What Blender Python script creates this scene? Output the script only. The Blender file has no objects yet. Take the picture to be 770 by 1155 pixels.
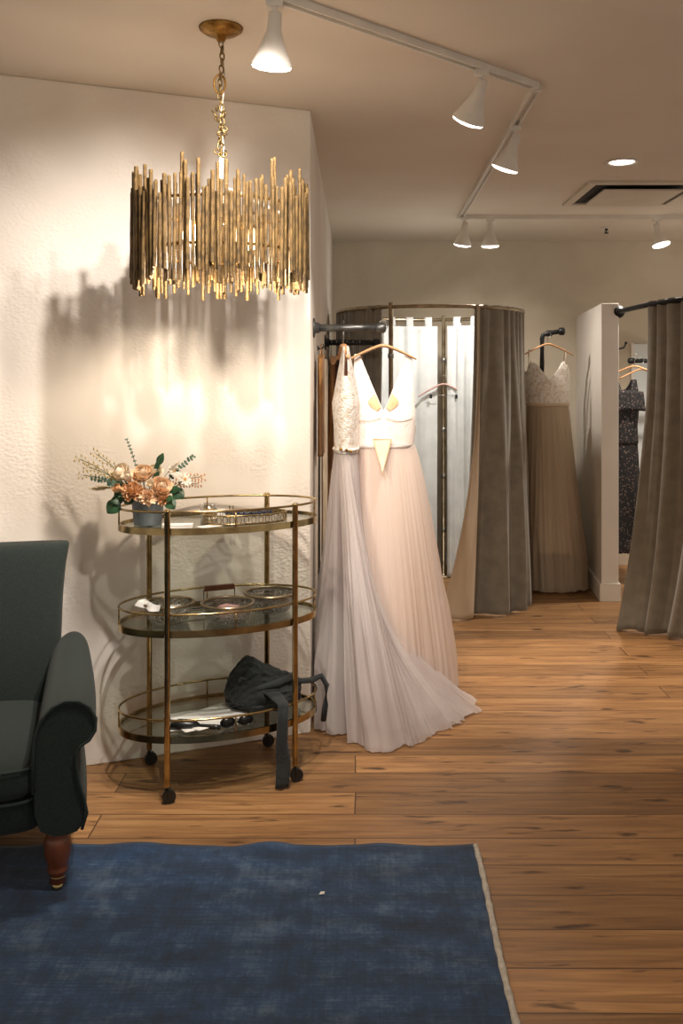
import bpy, math, random
from mathutils import Vector, Matrix, noise
sin, cos, pi = math.sin, math.cos, math.pi
R = math.radians
rnd = random.Random(7)
C = bpy.context.scene.collection
F = 1050.0; H = 1.45; CX = 402; CY = 432
CEIL = 2.58

# ------------------------------------------------------------------ helpers
def tag(o, label=None, cat=None, group=None, kind=None):
    if label: o['label'] = label
    if cat: o['category'] = cat
    if group: o['group'] = group
    if kind: o['kind'] = kind
    return o

def empty(name, loc, rz=0, label=None, cat=None, group=None):
    o = bpy.data.objects.new(name, None); C.objects.link(o)
    o.location = loc; o.rotation_euler = (0, 0, rz); o.empty_display_size = .05
    return tag(o, label, cat, group)

class MB:
    def __init__(s): s.v = []; s.f = []
    def add(s, v, f):
        n = len(s.v); s.v += [tuple(p) for p in v]; s.f += [tuple(i + n for i in q) for q in f]
        return s
    def box(s, c, d, rz=0, M=None):
        x, y, z = d[0]/2, d[1]/2, d[2]/2
        v = [Vector((i*x, j*y, k*z)) for k in (-1, 1) for j in (-1, 1) for i in (-1, 1)]
        if M is not None: v = [M @ p for p in v]
        ca, sa = cos(rz), sin(rz)
        v = [(p.x*ca - p.y*sa + c[0], p.x*sa + p.y*ca + c[1], p.z + c[2]) for p in v]
        return s.add(v, [(0,2,3,1),(4,5,7,6),(0,1,5,4),(2,6,7,3),(0,4,6,2),(1,3,7,5)])
    def tube(s, pts, r, n=10, closed=False, flat=1.0, up=Vector((0, 0, 1)), cap=True):
        pts = [Vector(p) for p in pts]; m = len(pts); vs = []; fs = []
        for i, p in enumerate(pts):
            if closed: t = pts[(i+1) % m] - pts[i-1]
            else: t = pts[min(i+1, m-1)] - pts[max(i-1, 0)]
            t.normalize()
            a = up.cross(t)
            if a.length < 1e-3: a = Vector((1, 0, 0)).cross(t)
            if a.length < 1e-3: a = Vector((0, 1, 0)).cross(t)
            a.normalize(); b = t.cross(a)
            ri = r[i] if isinstance(r, (list, tuple)) else r
            for k in range(n):
                w = 2*pi*k/n
                vs.append(p + a*cos(w)*ri*flat + b*sin(w)*ri)
        for i in range(m if closed else m-1):
            j = (i+1) % m
            for k in range(n):
                l = (k+1) % n
                fs.append((i*n+k, i*n+l, j*n+l, j*n+k))
        if not closed and cap:
            fs.append(tuple(range(n))[::-1]); fs.append(tuple((m-1)*n+k for k in range(n)))
        return s.add(vs, fs)
    def lathe(s, prof, n=32, c=(0, 0, 0), M=None, cap=True):
        vs = []; fs = []; m = len(prof)
        for (r, z) in prof:
            for k in range(n):
                w = 2*pi*k/n; p = Vector((r*cos(w), r*sin(w), z))
                if M is not None: p = M @ p
                vs.append(p + Vector(c))
        for i in range(m-1):
            for k in range(n):
                l = (k+1) % n
                fs.append((i*n+k, i*n+l, (i+1)*n+l, (i+1)*n+k))
        if cap:
            fs.append(tuple(range(n))[::-1]); fs.append(tuple((m-1)*n+k for k in range(n)))
        return s.add(vs, fs)
    def grid(s, nu, nv, fn, closeu=False):
        vs = [fn(i/(nu if closeu else nu-1), j/(nv-1)) for j in range(nv) for i in range(nu)]
        fs = []
        for j in range(nv-1):
            for i in range(nu if closeu else nu-1):
                k = (i+1) % nu
                fs.append((j*nu+i, j*nu+k, (j+1)*nu+k, (j+1)*nu+i))
        return s.add(vs, fs)
    def sections(s, secs, n=48, p=2.6, cap=True):
        # secs: (z, cx, cy, rx, ry[, p])
        vs = []; fs = []
        for q in secs:
            z, cx, cy, rx, ry = q[:5]; e = 2/(q[5] if len(q) > 5 else p)
            for k in range(n):
                w = 2*pi*k/n; a, b = cos(w), sin(w)
                vs.append((cx + rx*math.copysign(abs(a)**e, a), cy + ry*math.copysign(abs(b)**e, b), z))
        for i in range(len(secs)-1):
            for k in range(n):
                l = (k+1) % n
                fs.append((i*n+k, i*n+l, (i+1)*n+l, (i+1)*n+k))
        if cap:
            fs.append(tuple(range(n))[::-1]); fs.append(tuple((len(secs)-1)*n+k for k in range(n)))
        return s.add(vs, fs)
    def build(s, name, mat, parent=None, smooth=True, solid=0, bevel=0, sub=0, loc=None, auto=None):
        me = bpy.data.meshes.new(name); me.from_pydata(s.v, [], s.f); me.update()
        o = bpy.data.objects.new(name, me); C.objects.link(o)
        me.materials.append(mat)
        if smooth:
            me.polygons.foreach_set('use_smooth', [True]*len(me.polygons))
            if auto: me.set_sharp_from_angle(angle=R(auto))
        if parent: o.parent = parent
        if loc is not None: o.location = loc
        if bevel:
            b = o.modifiers.new('b', 'BEVEL'); b.width = bevel; b.segments = 2; b.limit_method = 'ANGLE'
        if solid:
            m = o.modifiers.new('s', 'SOLIDIFY'); m.thickness = solid; m.offset = 0
        if sub:
            m = o.modifiers.new('u', 'SUBSURF'); m.levels = sub; m.render_levels = sub
        return o

def copy_tree(o, parent=None):
    c = o.copy(); C.objects.link(c); c.parent = parent
    for ch in list(o.children): copy_tree(ch, c)
    return c

def P(x, y, d): return Vector(((x-CX)*d/F, d, H-(y-CY)*d/F))
def lerp(a, b, t): return a + (b-a)*t
def interp(tab, x):
    if x <= tab[0][0]: return tab[0][1]
    for (a, u), (b, v) in zip(tab, tab[1:]):
        if x <= b:
            t = (x-a)/(b-a); return lerp(u, v, t)
    return tab[-1][1]
def sstep(a, b, x):
    t = min(1, max(0, (x-a)/(b-a))); return t*t*(3-2*t)
def N(x, y, z): return noise.noise(Vector((x, y, z)))

# ------------------------------------------------------------------ materials
def newmat(name):
    m = bpy.data.materials.new(name); m.use_nodes = True
    nt = m.node_tree; return m, nt, nt.nodes['Principled BSDF']
def srgb(c):
    if isinstance(c, str):
        c = [int(c[i:i+2], 16)/255 for i in (0, 2, 4)]
    return tuple((x/12.92 if x <= .04045 else ((x+.055)/1.055)**2.4) for x in c) + (1,)

def pm(name, c1, c2=None, rough=.6, metal=0, scale=8, bump=0, bscale=60, stretch=(1, 1, 1), sheen=0, coat=0, detail=4, contrast=(.35, .65), bstretch=(1,1,1)):
    m, nt, b = newmat(name); N_ = nt.nodes; L = nt.links
    c2 = c2 or c1
    tc = N_.new('ShaderNodeTexCoord'); mp = N_.new('ShaderNodeMapping'); L.new(tc.outputs['Object'], mp.inputs[0])
    mp.inputs['Scale'].default_value = stretch
    n = N_.new('ShaderNodeTexNoise'); n.inputs['Scale'].default_value = scale; n.inputs['Detail'].default_value = detail
    L.new(mp.outputs[0], n.inputs['Vector'])
    r = N_.new('ShaderNodeValToRGB'); r.color_ramp.elements[0].color = srgb(c1); r.color_ramp.elements[1].color = srgb(c2)
    r.color_ramp.elements[0].position = contrast[0]; r.color_ramp.elements[1].position = contrast[1]
    L.new(n.outputs['Fac'], r.inputs[0]); L.new(r.outputs[0], b.inputs['Base Color'])
    b.inputs['Roughness'].default_value = rough; b.inputs['Metallic'].default_value = metal
    b.inputs['Sheen Weight'].default_value = sheen; b.inputs['Coat Weight'].default_value = coat
    if bump:
        mp2 = N_.new('ShaderNodeMapping'); L.new(tc.outputs['Object'], mp2.inputs[0]); mp2.inputs['Scale'].default_value = bstretch
        n2 = N_.new('ShaderNodeTexNoise'); n2.inputs['Scale'].default_value = bscale; n2.inputs['Detail'].default_value = 3
        L.new(mp2.outputs[0], n2.inputs['Vector'])
        bp = N_.new('ShaderNodeBump'); bp.inputs['Strength'].default_value = bump; bp.inputs['Distance'].default_value = .01
        L.new(n2.outputs['Fac'], bp.inputs['Height']); L.new(bp.outputs[0], b.inputs['Normal'])
    return m

def tulle(name, c1, c2, alpha, trans=.35, scale=6):
    m, nt, b = newmat(name); N_ = nt.nodes; L = nt.links
    tc = N_.new('ShaderNodeTexCoord'); mp = N_.new('ShaderNodeMapping'); L.new(tc.outputs['Object'], mp.inputs[0]); mp.inputs['Scale'].default_value = (1, 1, .12)
    n = N_.new('ShaderNodeTexNoise'); n.inputs['Scale'].default_value = scale; L.new(mp.outputs[0], n.inputs['Vector'])
    r = N_.new('ShaderNodeValToRGB'); r.color_ramp.elements[0].color = srgb(c1); r.color_ramp.elements[1].color = srgb(c2)
    r.color_ramp.elements[0].position = .35; r.color_ramp.elements[1].position = .65
    L.new(n.outputs['Fac'], r.inputs[0])
    N_.remove(b)
    d = N_.new('ShaderNodeBsdfDiffuse'); t = N_.new('ShaderNodeBsdfTranslucent'); tr = N_.new('ShaderNodeBsdfTransparent')
    L.new(r.outputs[0], d.inputs[0]); L.new(r.outputs[0], t.inputs[0])
    m1 = N_.new('ShaderNodeMixShader'); m1.inputs[0].default_value = trans; L.new(d.outputs[0], m1.inputs[1]); L.new(t.outputs[0], m1.inputs[2])
    m2 = N_.new('ShaderNodeMixShader'); m2.inputs[0].default_value = alpha
    L.new(tr.outputs[0], m2.inputs[1]); L.new(m1.outputs[0], m2.inputs[2])
    L.new(m2.outputs[0], N_['Material Output'].inputs[0])
    return m

def glassm(name, tint='f2f5f3', gloss=.12, facet=0):
    m, nt, b = newmat(name); N_ = nt.nodes; L = nt.links; N_.remove(b)
    tr = N_.new('ShaderNodeBsdfTransparent'); tr.inputs[0].default_value = srgb(tint)
    g = N_.new('ShaderNodeBsdfGlossy'); g.inputs['Roughness'].default_value = .05
    lw = N_.new('ShaderNodeLayerWeight'); lw.inputs[0].default_value = .35
    mt = N_.new('ShaderNodeMath'); mt.operation = 'MULTIPLY_ADD'; mt.inputs[1].default_value = .6; mt.inputs[2].default_value = gloss
    L.new(lw.outputs['Facing'], mt.inputs[0])
    mx = N_.new('ShaderNodeMixShader'); L.new(mt.outputs[0], mx.inputs[0]); L.new(tr.outputs[0], mx.inputs[1]); L.new(g.outputs[0], mx.inputs[2])
    if facet:
        tc = N_.new('ShaderNodeTexCoord'); v = N_.new('ShaderNodeTexVoronoi'); v.inputs['Scale'].default_value = facet
        L.new(tc.outputs['Object'], v.inputs['Vector'])
        bp = N_.new('ShaderNodeBump'); bp.inputs['Strength'].default_value = 1; bp.inputs['Distance'].default_value = .01
        L.new(v.outputs['Distance'], bp.inputs['Height']); L.new(bp.outputs[0], g.inputs['Normal']); L.new(bp.outputs[0], lw.inputs['Normal'])
    L.new(mx.outputs[0], N_['Material Output'].inputs[0])
    return m

def emit(name, col, s):
    m, nt, b = newmat(name); b.inputs['Base Color'].default_value = srgb(col)
    b.inputs['Emission Color'].default_value = srgb(col); b.inputs['Emission Strength'].default_value = s
    return m

def wall_material(name, c1, c2, c3, bstr):
    m, nt, b = newmat(name); N_ = nt.nodes; L = nt.links
    tc = N_.new('ShaderNodeTexCoord')
    n = N_.new('ShaderNodeTexNoise'); n.inputs['Scale'].default_value = 1.6; n.inputs['Detail'].default_value = 6; n.inputs['Distortion'].default_value = .8
    L.new(tc.outputs['Object'], n.inputs['Vector'])
    r = N_.new('ShaderNodeValToRGB'); e = r.color_ramp.elements
    e[0].position = .3; e[0].color = srgb(c1); e[1].position = .72; e[1].color = srgb(c3); q = e.new(.52); q.color = srgb(c2)
    L.new(n.outputs['Fac'], r.inputs[0]); L.new(r.outputs[0], b.inputs['Base Color']); b.inputs['Roughness'].default_value = .85
    # hammered trowel dimples, in patches
    v = N_.new('ShaderNodeTexVoronoi'); v.inputs['Scale'].default_value = 75; v.feature = 'SMOOTH_F1'
    dn = N_.new('ShaderNodeTexNoise'); dn.inputs['Scale'].default_value = 9; L.new(tc.outputs['Object'], dn.inputs['Vector'])
    mp = N_.new('ShaderNodeMapping'); L.new(tc.outputs['Object'], mp.inputs[0]); mp.inputs['Scale'].default_value = (1, 1, 1.4)
    L.new(mp.outputs[0], v.inputs['Vector'])
    pn = N_.new('ShaderNodeTexNoise'); pn.inputs['Scale'].default_value = 3.0; L.new(tc.outputs['Object'], pn.inputs['Vector'])
    pr = N_.new('ShaderNodeMapRange'); pr.inputs['From Min'].default_value = .42; pr.inputs['From Max'].default_value = .62; L.new(pn.outputs['Fac'], pr.inputs['Value'])
    mu = N_.new('ShaderNodeMath'); mu.operation = 'MULTIPLY'; L.new(v.outputs['Distance'], mu.inputs[0]); L.new(pr.outputs[0], mu.inputs[1])
    ad = N_.new('ShaderNodeMath'); ad.operation = 'ADD'; L.new(mu.outputs[0], ad.inputs[0]); dm = N_.new('ShaderNodeMath'); dm.operation = 'MULTIPLY'; dm.inputs[1].default_value = .35; L.new(dn.outputs['Fac'], dm.inputs[0]); L.new(dm.outputs[0], ad.inputs[1])
    bp = N_.new('ShaderNodeBump'); bp.inputs['Strength'].default_value = bstr; bp.inputs['Distance'].default_value = .006
    L.new(ad.outputs[0], bp.inputs['Height']); L.new(bp.outputs[0], b.inputs['Normal'])
    return m

def floor_material():
    m, nt, b = newmat('pine_planks'); N_ = nt.nodes; L = nt.links
    tc = N_.new('ShaderNodeTexCoord')
    br = N_.new('ShaderNodeTexBrick'); br.offset = .37; br.inputs['Scale'].default_value = 1
    br.inputs['Brick Width'].default_value = 2.3; br.inputs['Row Height'].default_value = .165
    br.inputs['Mortar Size'].default_value = .0028; br.inputs['Mortar Smooth'].default_value = .4
    br.inputs['Color1'].default_value = (.1, .1, .1, 1); br.inputs['Color2'].default_value = (.9, .9, .9, 1); br.inputs['Mortar'].default_value = (.5, .5, .5, 1)
    dis = N_.new('ShaderNodeTexNoise'); dis.inputs['Scale'].default_value = 2.5; L.new(tc.outputs['Object'], dis.inputs['Vector'])
    sc = N_.new('ShaderNodeVectorMath'); sc.operation = 'SCALE'; sc.inputs['Scale'].default_value = .010; L.new(dis.outputs['Color'], sc.inputs[0])
    adv = N_.new('ShaderNodeVectorMath'); adv.operation = 'ADD'; L.new(tc.outputs['Object'], adv.inputs[0]); L.new(sc.outputs[0], adv.inputs[1])
    L.new(adv.outputs[0], br.inputs['Vector'])
    # per-plank offset of the grain
    off = N_.new('ShaderNodeVectorMath'); off.operation = 'SCALE'; off.inputs['Scale'].default_value = 7; L.new(br.outputs['Color'], off.inputs[0])
    ad2 = N_.new('ShaderNodeVectorMath'); ad2.operation = 'ADD'; L.new(tc.outputs['Object'], ad2.inputs[0]); L.new(off.outputs[0], ad2.inputs[1])
    mp = N_.new('ShaderNodeMapping'); mp.inputs['Scale'].default_value = (1.1, 16, 1); L.new(ad2.outputs[0], mp.inputs[0])
    g = N_.new('ShaderNodeTexNoise'); g.inputs['Scale'].default_value = 2.2; g.inputs['Detail'].default_value = 9; g.inputs['Roughness'].default_value = .55; g.inputs['Distortion'].default_value = .8
    L.new(mp.outputs[0], g.inputs['Vector'])
    r = N_.new('ShaderNodeValToRGB'); e = r.color_ramp.elements
    e[0].position = .30; e[0].color = srgb('84603f'); e[1].position = .72; e[1].color = srgb('bf9462'); q = e.new(.5); q.color = srgb('a57a4e')
    L.new(g.outputs['Fac'], r.inputs[0])
    # plank to plank tone
    hs = N_.new('ShaderNodeMapRange'); hs.inputs['To Min'].default_value = .6; hs.inputs['To Max'].default_value = 1.25; L.new(br.outputs['Color'], hs.inputs['Value'])
    mx = N_.new('ShaderNodeMix'); mx.data_type = 'RGBA'; mx.blend_type = 'MULTIPLY'; mx.inputs[0].default_value = 1
    L.new(r.outputs[0], mx.inputs[6]); L.new(hs.outputs[0], mx.inputs[7])
    # knots
    mk = N_.new('ShaderNodeMapping'); mk.inputs['Scale'].default_value = (1.5, 4.4, 1); L.new(adv.outputs[0], mk.inputs[0])
    dk = N_.new('ShaderNodeTexNoise'); dk.inputs['Scale'].default_value = 6; L.new(mk.outputs[0], dk.inputs['Vector'])
    dks = N_.new('ShaderNodeVectorMath'); dks.operation = 'SCALE'; dks.inputs['Scale'].default_value = .28; L.new(dk.outputs['Color'], dks.inputs[0])
    dka = N_.new('ShaderNodeVectorMath'); dka.operation = 'ADD'; L.new(mk.outputs[0], dka.inputs[0]); L.new(dks.outputs[0], dka.inputs[1])
    vk = N_.new('ShaderNodeTexVoronoi'); vk.inputs['Scale'].default_value = 1.9; L.new(dka.outputs[0], vk.inputs['Vector'])
    kr = N_.new('ShaderNodeValToRGB'); kr.color_ramp.elements[0].position = .07; kr.color_ramp.elements[0].color = (1, 1, 1, 1)
    kr.color_ramp.elements[1].position = .17; kr.color_ramp.elements[1].color = (0, 0, 0, 1); L.new(vk.outputs['Distance'], kr.inputs[0])
    # worn dark streaks
    ms = N_.new('ShaderNodeMapping'); ms.inputs['Scale'].default_value = (1.6, 9, 1); L.new(ad2.outputs[0], ms.inputs[0])
    sn = N_.new('ShaderNodeTexNoise'); sn.inputs['Scale'].default_value = 3.6; sn.inputs['Detail'].default_value = 6; L.new(ms.outputs[0], sn.inputs['Vector'])
    sr = N_.new('ShaderNodeValToRGB'); sr.color_ramp.elements[0].position = .62; sr.color_ramp.elements[0].color = (0, 0, 0, 1)
    sr.color_ramp.elements[1].position = .72; sr.color_ramp.elements[1].color = (1, 1, 1, 1); L.new(sn.outputs['Fac'], sr.inputs[0])
    mxk = N_.new('ShaderNodeMath'); mxk.operation = 'MAXIMUM'; L.new(kr.outputs[0], mxk.inputs[0]); L.new(sr.outputs[0], mxk.inputs[1])
    mxm = N_.new('ShaderNodeMath'); mxm.operation = 'MAXIMUM'; L.new(mxk.outputs[0], mxm.inputs[0]); L.new(br.outputs['Fac'], mxm.inputs[1])
    k8 = N_.new('ShaderNodeMath'); k8.operation = 'MULTIPLY'; k8.inputs[1].default_value = .82; L.new(mxm.outputs[0], k8.inputs[0])
    m2 = N_.new('ShaderNodeMix'); m2.data_type = 'RGBA'; L.new(k8.outputs[0], m2.inputs[0]); L.new(mx.outputs[2], m2.inputs[6]); m2.inputs[7].default_value = srgb('3a2416')
    L.new(m2.outputs[2], b.inputs['Base Color'])
    rr = N_.new('ShaderNodeMapRange'); rr.inputs['To Min'].default_value = .36; rr.inputs['To Max'].default_value = .62; L.new(g.outputs['Fac'], rr.inputs['Value']); L.new(rr.outputs[0], b.inputs['Roughness'])
    inv = N_.new('ShaderNodeMath'); inv.operation = 'SUBTRACT'; L.new(g.outputs['Fac'], inv.inputs[0]); L.new(mxm.outputs[0], inv.inputs[1])
    bp = N_.new('ShaderNodeBump'); bp.inputs['Strength'].default_value = .35; bp.inputs['Distance'].default_value = .004
    L.new(inv.outputs[0], bp.inputs['Height']); L.new(bp.outputs[0], b.inputs['Normal'])
    return m

def rug_material():
    m, nt, b = newmat('faded_blue_rug'); N_ = nt.nodes; L = nt.links
    tc = N_.new('ShaderNodeTexCoord')
    a = N_.new('ShaderNodeTexNoise'); a.inputs['Scale'].default_value = 5; a.inputs['Detail'].default_value = 10; a.inputs['Roughness'].default_value = .82; L.new(tc.outputs['Object'], a.inputs['Vector'])
    w = N_.new('ShaderNodeMapping'); w.inputs['Scale'].default_value = (1, 26, 1); L.new(tc.outputs['Object'], w.inputs[0])
    w1 = N_.new('ShaderNodeTexNoise'); w1.inputs['Scale'].default_value = 6; w1.inputs['Detail'].default_value = 5; L.new(w.outputs[0], w1.inputs['Vector'])
    u = N_.new('ShaderNodeMapping'); u.inputs['Scale'].default_value = (30, 1.5, 1); L.new(tc.outputs['Object'], u.inputs[0])
    u1 = N_.new('ShaderNodeTexNoise'); u1.inputs['Scale'].default_value = 3; u1.inputs['Detail'].default_value = 5; L.new(u.outputs[0], u1.inputs['Vector'])
    mx = N_.new('ShaderNodeMath'); mx.operation = 'MULTIPLY_ADD'; mx.inputs[1].default_value = .22; L.new(w1.outputs['Fac'], mx.inputs[0])
    m0 = N_.new('ShaderNodeMath'); m0.operation = 'MULTIPLY'; m0.inputs[1].default_value = 1.0; L.new(a.outputs['Fac'], m0.inputs[0]); L.new(m0.outputs[0], mx.inputs[2])
    m3 = N_.new('ShaderNodeMath'); m3.operation = 'MULTIPLY_ADD'; m3.inputs[1].default_value = .16; L.new(u1.outputs['Fac'], m3.inputs[0]); L.new(mx.outputs[0], m3.inputs[2])
    r = N_.new('ShaderNodeValToRGB'); e = r.color_ramp.elements
    e[0].position = .54; e[0].color = srgb('0e253d'); e[1].position = .92; e[1].color = srgb('5d7188'); q = e.new(.70); q.color = srgb('1c3e63')
    L.new(m3.outputs[0], r.inputs[0])
    # faint worn medallion pattern
    br = N_.new('ShaderNodeTexWave'); br.wave_type = 'RINGS'; br.inputs['Scale'].default_value = 2.4; br.inputs['Distortion'].default_value = 7; br.inputs['Detail'].default_value = 4
    L.new(tc.outputs['Object'], br.inputs['Vector'])
    mr = N_.new('ShaderNodeMapRange'); mr.inputs['To Min'].default_value = .78; mr.inputs['To Max'].default_value = 1.12; L.new(br.outputs['Fac'], mr.inputs['Value'])
    mm = N_.new('ShaderNodeMix'); mm.data_type = 'RGBA'; mm.blend_type = 'MULTIPLY'; mm.inputs[0].default_value = 1; L.new(r.outputs[0], mm.inputs[6]); L.new(mr.outputs[0], mm.inputs[7])
    L.new(mm.outputs[2], b.inputs['Base Color']); b.inputs['Roughness'].default_value = .95; b.inputs['Sheen Weight'].default_value = .2
    bp = N_.new('ShaderNodeBump'); bp.inputs['Strength'].default_value = .5; bp.inputs['Distance'].default_value = .004
    L.new(m3.outputs[0], bp.inputs['Height']); L.new(bp.outputs[0], b.inputs['Normal'])
    return m

def floral_material():
    m, nt, b = newmat('black_floral_print'); N_ = nt.nodes; L = nt.links
    tc = N_.new('ShaderNodeTexCoord'); d = N_.new('ShaderNodeTexNoise'); d.inputs['Scale'].default_value = 25; L.new(tc.outputs['Object'], d.inputs['Vector'])
    s = N_.new('ShaderNodeVectorMath'); s.operation = 'SCALE'; s.inputs['Scale'].default_value = .04; L.new(d.outputs['Color'], s.inputs[0])
    a = N_.new('ShaderNodeVectorMath'); a.operation = 'ADD'; L.new(tc.outputs['Object'], a.inputs[0]); L.new(s.outputs[0], a.inputs[1])
    v = N_.new('ShaderNodeTexVoronoi'); v.inputs['Scale'].default_value = 58; L.new(a.outputs[0], v.inputs['Vector'])
    r = N_.new('ShaderNodeValToRGB'); e = r.color_ramp.elements
    e[0].position = .12; e[0].color = srgb('857468'); e[1].position = .36; e[1].color = srgb('1b1a1b'); q = e.new(.26); q.color = srgb('5e4a48')
    L.new(v.outputs['Distance'], r.inputs[0]); L.new(r.outputs[0], b.inputs['Base Color']); b.inputs['Roughness'].default_value = .75
    return m

M_wall = wall_material('cream_plaster', 'ddd4c8', 'e8e0d5', 'efe9df', .45)
M_back = wall_material('beige_plaster', 'cdc2ae', 'd8cdb9', 'e3d9c8', .3)
M_ceil = pm('ceiling_paint', 'ddd2c3', 'e2d8ca', rough=.9, scale=2, bump=.05, bscale=200)
M_white = pm('white_paint', 'e6e0d8', 'ebe6de', rough=.6, scale=5, bump=.04, bscale=120)
M_floor = floor_material(); M_rug = rug_material()
M_selv = pm('rug_selvage', 'b9b3a8', 'd2cdc2', rough=.95, scale=60, bump=.5, bscale=300)
M_brass = pm('aged_brass', '94805a', 'c4ad7c', rough=.2, metal=1, scale=18)
M_gold = pm('antique_gold', '7c5a28', 'b58d4c', rough=.42, metal=.9, scale=30, bump=.3, bscale=120)
M_goldrod = pm('gilded_rod', '4c3b22', '80663c', rough=.5, metal=.5, scale=22, bump=.6, bscale=140, stretch=(1, 1, .3))
M_chain = pm('tarnished_chain', '6d5a38', 'a48c5c', rough=.4, metal=.9, scale=50)
M_green = pm('dark_green_wool', '1d2725', '26312e', rough=.95, scale=220, sheen=.05, bump=.35, bscale=500, detail=2)
M_pipingg = pm('dark_green_piping', '232e2b', '2b3633', rough=.9, scale=120)
M_wood = pm('turned_walnut', '5b2f1a', '7d4526', rough=.35, scale=14, stretch=(1, 1, .2), coat=.3)
M_hang = pm('beech_hanger', 'b98558', 'd3a274', rough=.45, scale=12, stretch=(.3, 1, 1), coat=.2)
M_pinkh = pm('pinkish_hanger', 'b98f84', 'cfa79a', rough=.4, scale=12, coat=.2)
M_steel = pm('brushed_steel', '8c8c88', 'b5b3ad', rough=.3, metal=1, scale=40)
M_grayp = pm('dull_iron_pipe', '4b4c4b', '6a6a67', rough=.4, metal=.8, scale=20)
M_black = pm('black_iron', '17191a', '242627', rough=.5, metal=.4, scale=30, bump=.1)
M_champ = pm('champagne_metal', '8f8069', 'b8a88c', rough=.28, metal=1, scale=14)
M_blackp = pm('black_plastic', '121313', '1c1d1d', rough=.3, scale=20)
M_velvet = pm('taupe_grey_velvet', '7b7568', '898375', rough=.85, scale=14, sheen=.6, bump=.12, bscale=300)
M_lining = pm('white_lining', 'd5d6d3', 'e2e3df', rough=.8, scale=9, bump=.2, bscale=24)
M_glass = glassm('shelf_glass', 'e9efeb', .08)
M_crys = glassm('cut_crystal', 'dfe0dc', .28, 90)
M_clear = glassm('votive_glass', 'f5f5f2', .15)
M_tulA = tulle('lilac_grey_tulle', 'ddd4d3', 'eee7e4', .62)
M_satA = pm('ivory_lining', 'dacfcc', 'e6dcd8', rough=.6, scale=6, stretch=(1, 1, .1), bump=.1, bscale=40, bstretch=(1, 1, .1))
M_lace = pm('ivory_beaded_lace', 'dccdbb', 'f3ede5', rough=.6, scale=40, bump=.8, bscale=120, contrast=(.38, .5))
M_tulB = tulle('blush_tulle', 'f4e6dc', 'faf1ea', .74)
M_satB = pm('champagne_satin', 'f2d4bb', 'f6dfcc', rough=.45, scale=5, stretch=(1, 1, .1))
M_bodB = pm('blush_bodice', 'f3e6dc', 'f8efe8', rough=.65, scale=50, bump=.3, bscale=160)
M_peach = pm('peach_cup', 'e8b384', 'eec19a', rough=.7, scale=20)
M_tulC = tulle('cream_tulle', 'cdbda6', 'ded0bb', .62)
M_satC = pm('cream_lining', 'c9b79d', 'd6c6ae', rough=.6, scale=8, stretch=(1, 1, .1))
M_floral = floral_material()
M_bulb = emit('lamp_face', 'fff6ea', 7)
M_filament = emit('warm_bulb', 'ffc98a', 18)
M_petal = pm('peach_petal', 'f2cda6', 'f9e2c6', rough=.6, scale=30)
M_petal2 = pm('cream_petal', 'f3e2c8', 'faf0e0', rough=.6, scale=30)
M_petal3 = pm('apricot_petal', 'deaa78', 'eec79c', rough=.6, scale=40)
M_petalw = pm('white_petal', 'ded8cc', 'efeae0', rough=.6, scale=30)
M_leaf = pm('dark_green_leaf', '1f4028', '2f5a38', rough=.45, scale=20)
M_euc = pm('eucalyptus_leaf', '3f6358', '5f8070', rough=.5, scale=20)
M_dry = pm('dried_grass', 'b5a065', 'd1bf8c', rough=.8, scale=40)
M_stem = pm('green_stem', '4d5a34', '66714a', rough=.7, scale=30)
M_zinc = pm('grey_zinc', '6f7a80', '8a949a', rough=.5, metal=.3, scale=10)
M_paper = pm('white_paper', 'e4e3de', 'eeede8', rough=.8, scale=12, bump=.05)
M_bag = pm('black_cloth', '1c2122', '272c2d', rough=.85, scale=14, bump=.25, bscale=90, sheen=.1)
M_navy = pm('navy_beads', '1d2437', '39435f', rough=.3, scale=80, metal=.3)
M_candle = pm('gold_wax', 'c39350', 'dbb277', rough=.6, scale=30)
M_pinkc = pm('dusty_rose_cloth', '8c6662', 'b0908a', rough=.8, scale=30)
M_panel = pm('pale_panel', 'dbe2e2', 'e4e9e8', rough=.35, scale=3)
M_metalw = pm('white_enamel', 'dcd6cc', 'e5e0d6', rough=.4, scale=10)
M_dark = pm('duct_dark', '2c2823', '39342d', rough=.8, scale=10)
M_vent = pm('vent_enamel', 'cfc4b2', 'd8cdbc', rough=.5, scale=6)

# ------------------------------------------------------------------ room shell
def struct(o): o['kind'] = 'structure'; return o
struct(MB().box((.3, 3.2, -.05), (7.0, 9.2, .1)).build('floor', M_floor, smooth=False))
struct(MB().box((.3, 3.2, CEIL+.05), (7.0, 9.2, .1)).build('ceiling', M_ceil, smooth=False))
WA = math.atan2(.453, 1.112); WC = (-.191, 3.856)
L_ = 2.9
cx, cy = WC[0]-cos(WA)*L_/2, WC[1]-sin(WA)*L_/2
# left wall: angled slab + return, as one prism
ux, uy = cos(WA), sin(WA)
pl = [(WC[0]-ux*L_, WC[1]-uy*L_), WC, (-.191, 7.42), (-.45, 7.42), (-.45, 4.1), (WC[0]-ux*L_-.1, WC[1]-uy*L_+.25)]
m = MB(); n = len(pl)
m.add([(x, y, 0) for x, y in pl]+[(x, y, CEIL) for x, y in pl], [tuple(range(n))[::-1], tuple(range(n, 2*n))]+[(i, (i+1) % n, (i+1) % n+n, i+n) for i in range(n)])
struct(m.build('wall_left', M_wall, smooth=False, bevel=.006))
struct(MB().box((1.6, 7.47, CEIL/2), (3.8, .1, CEIL)).build('wall_back', M_back, smooth=False))
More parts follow.
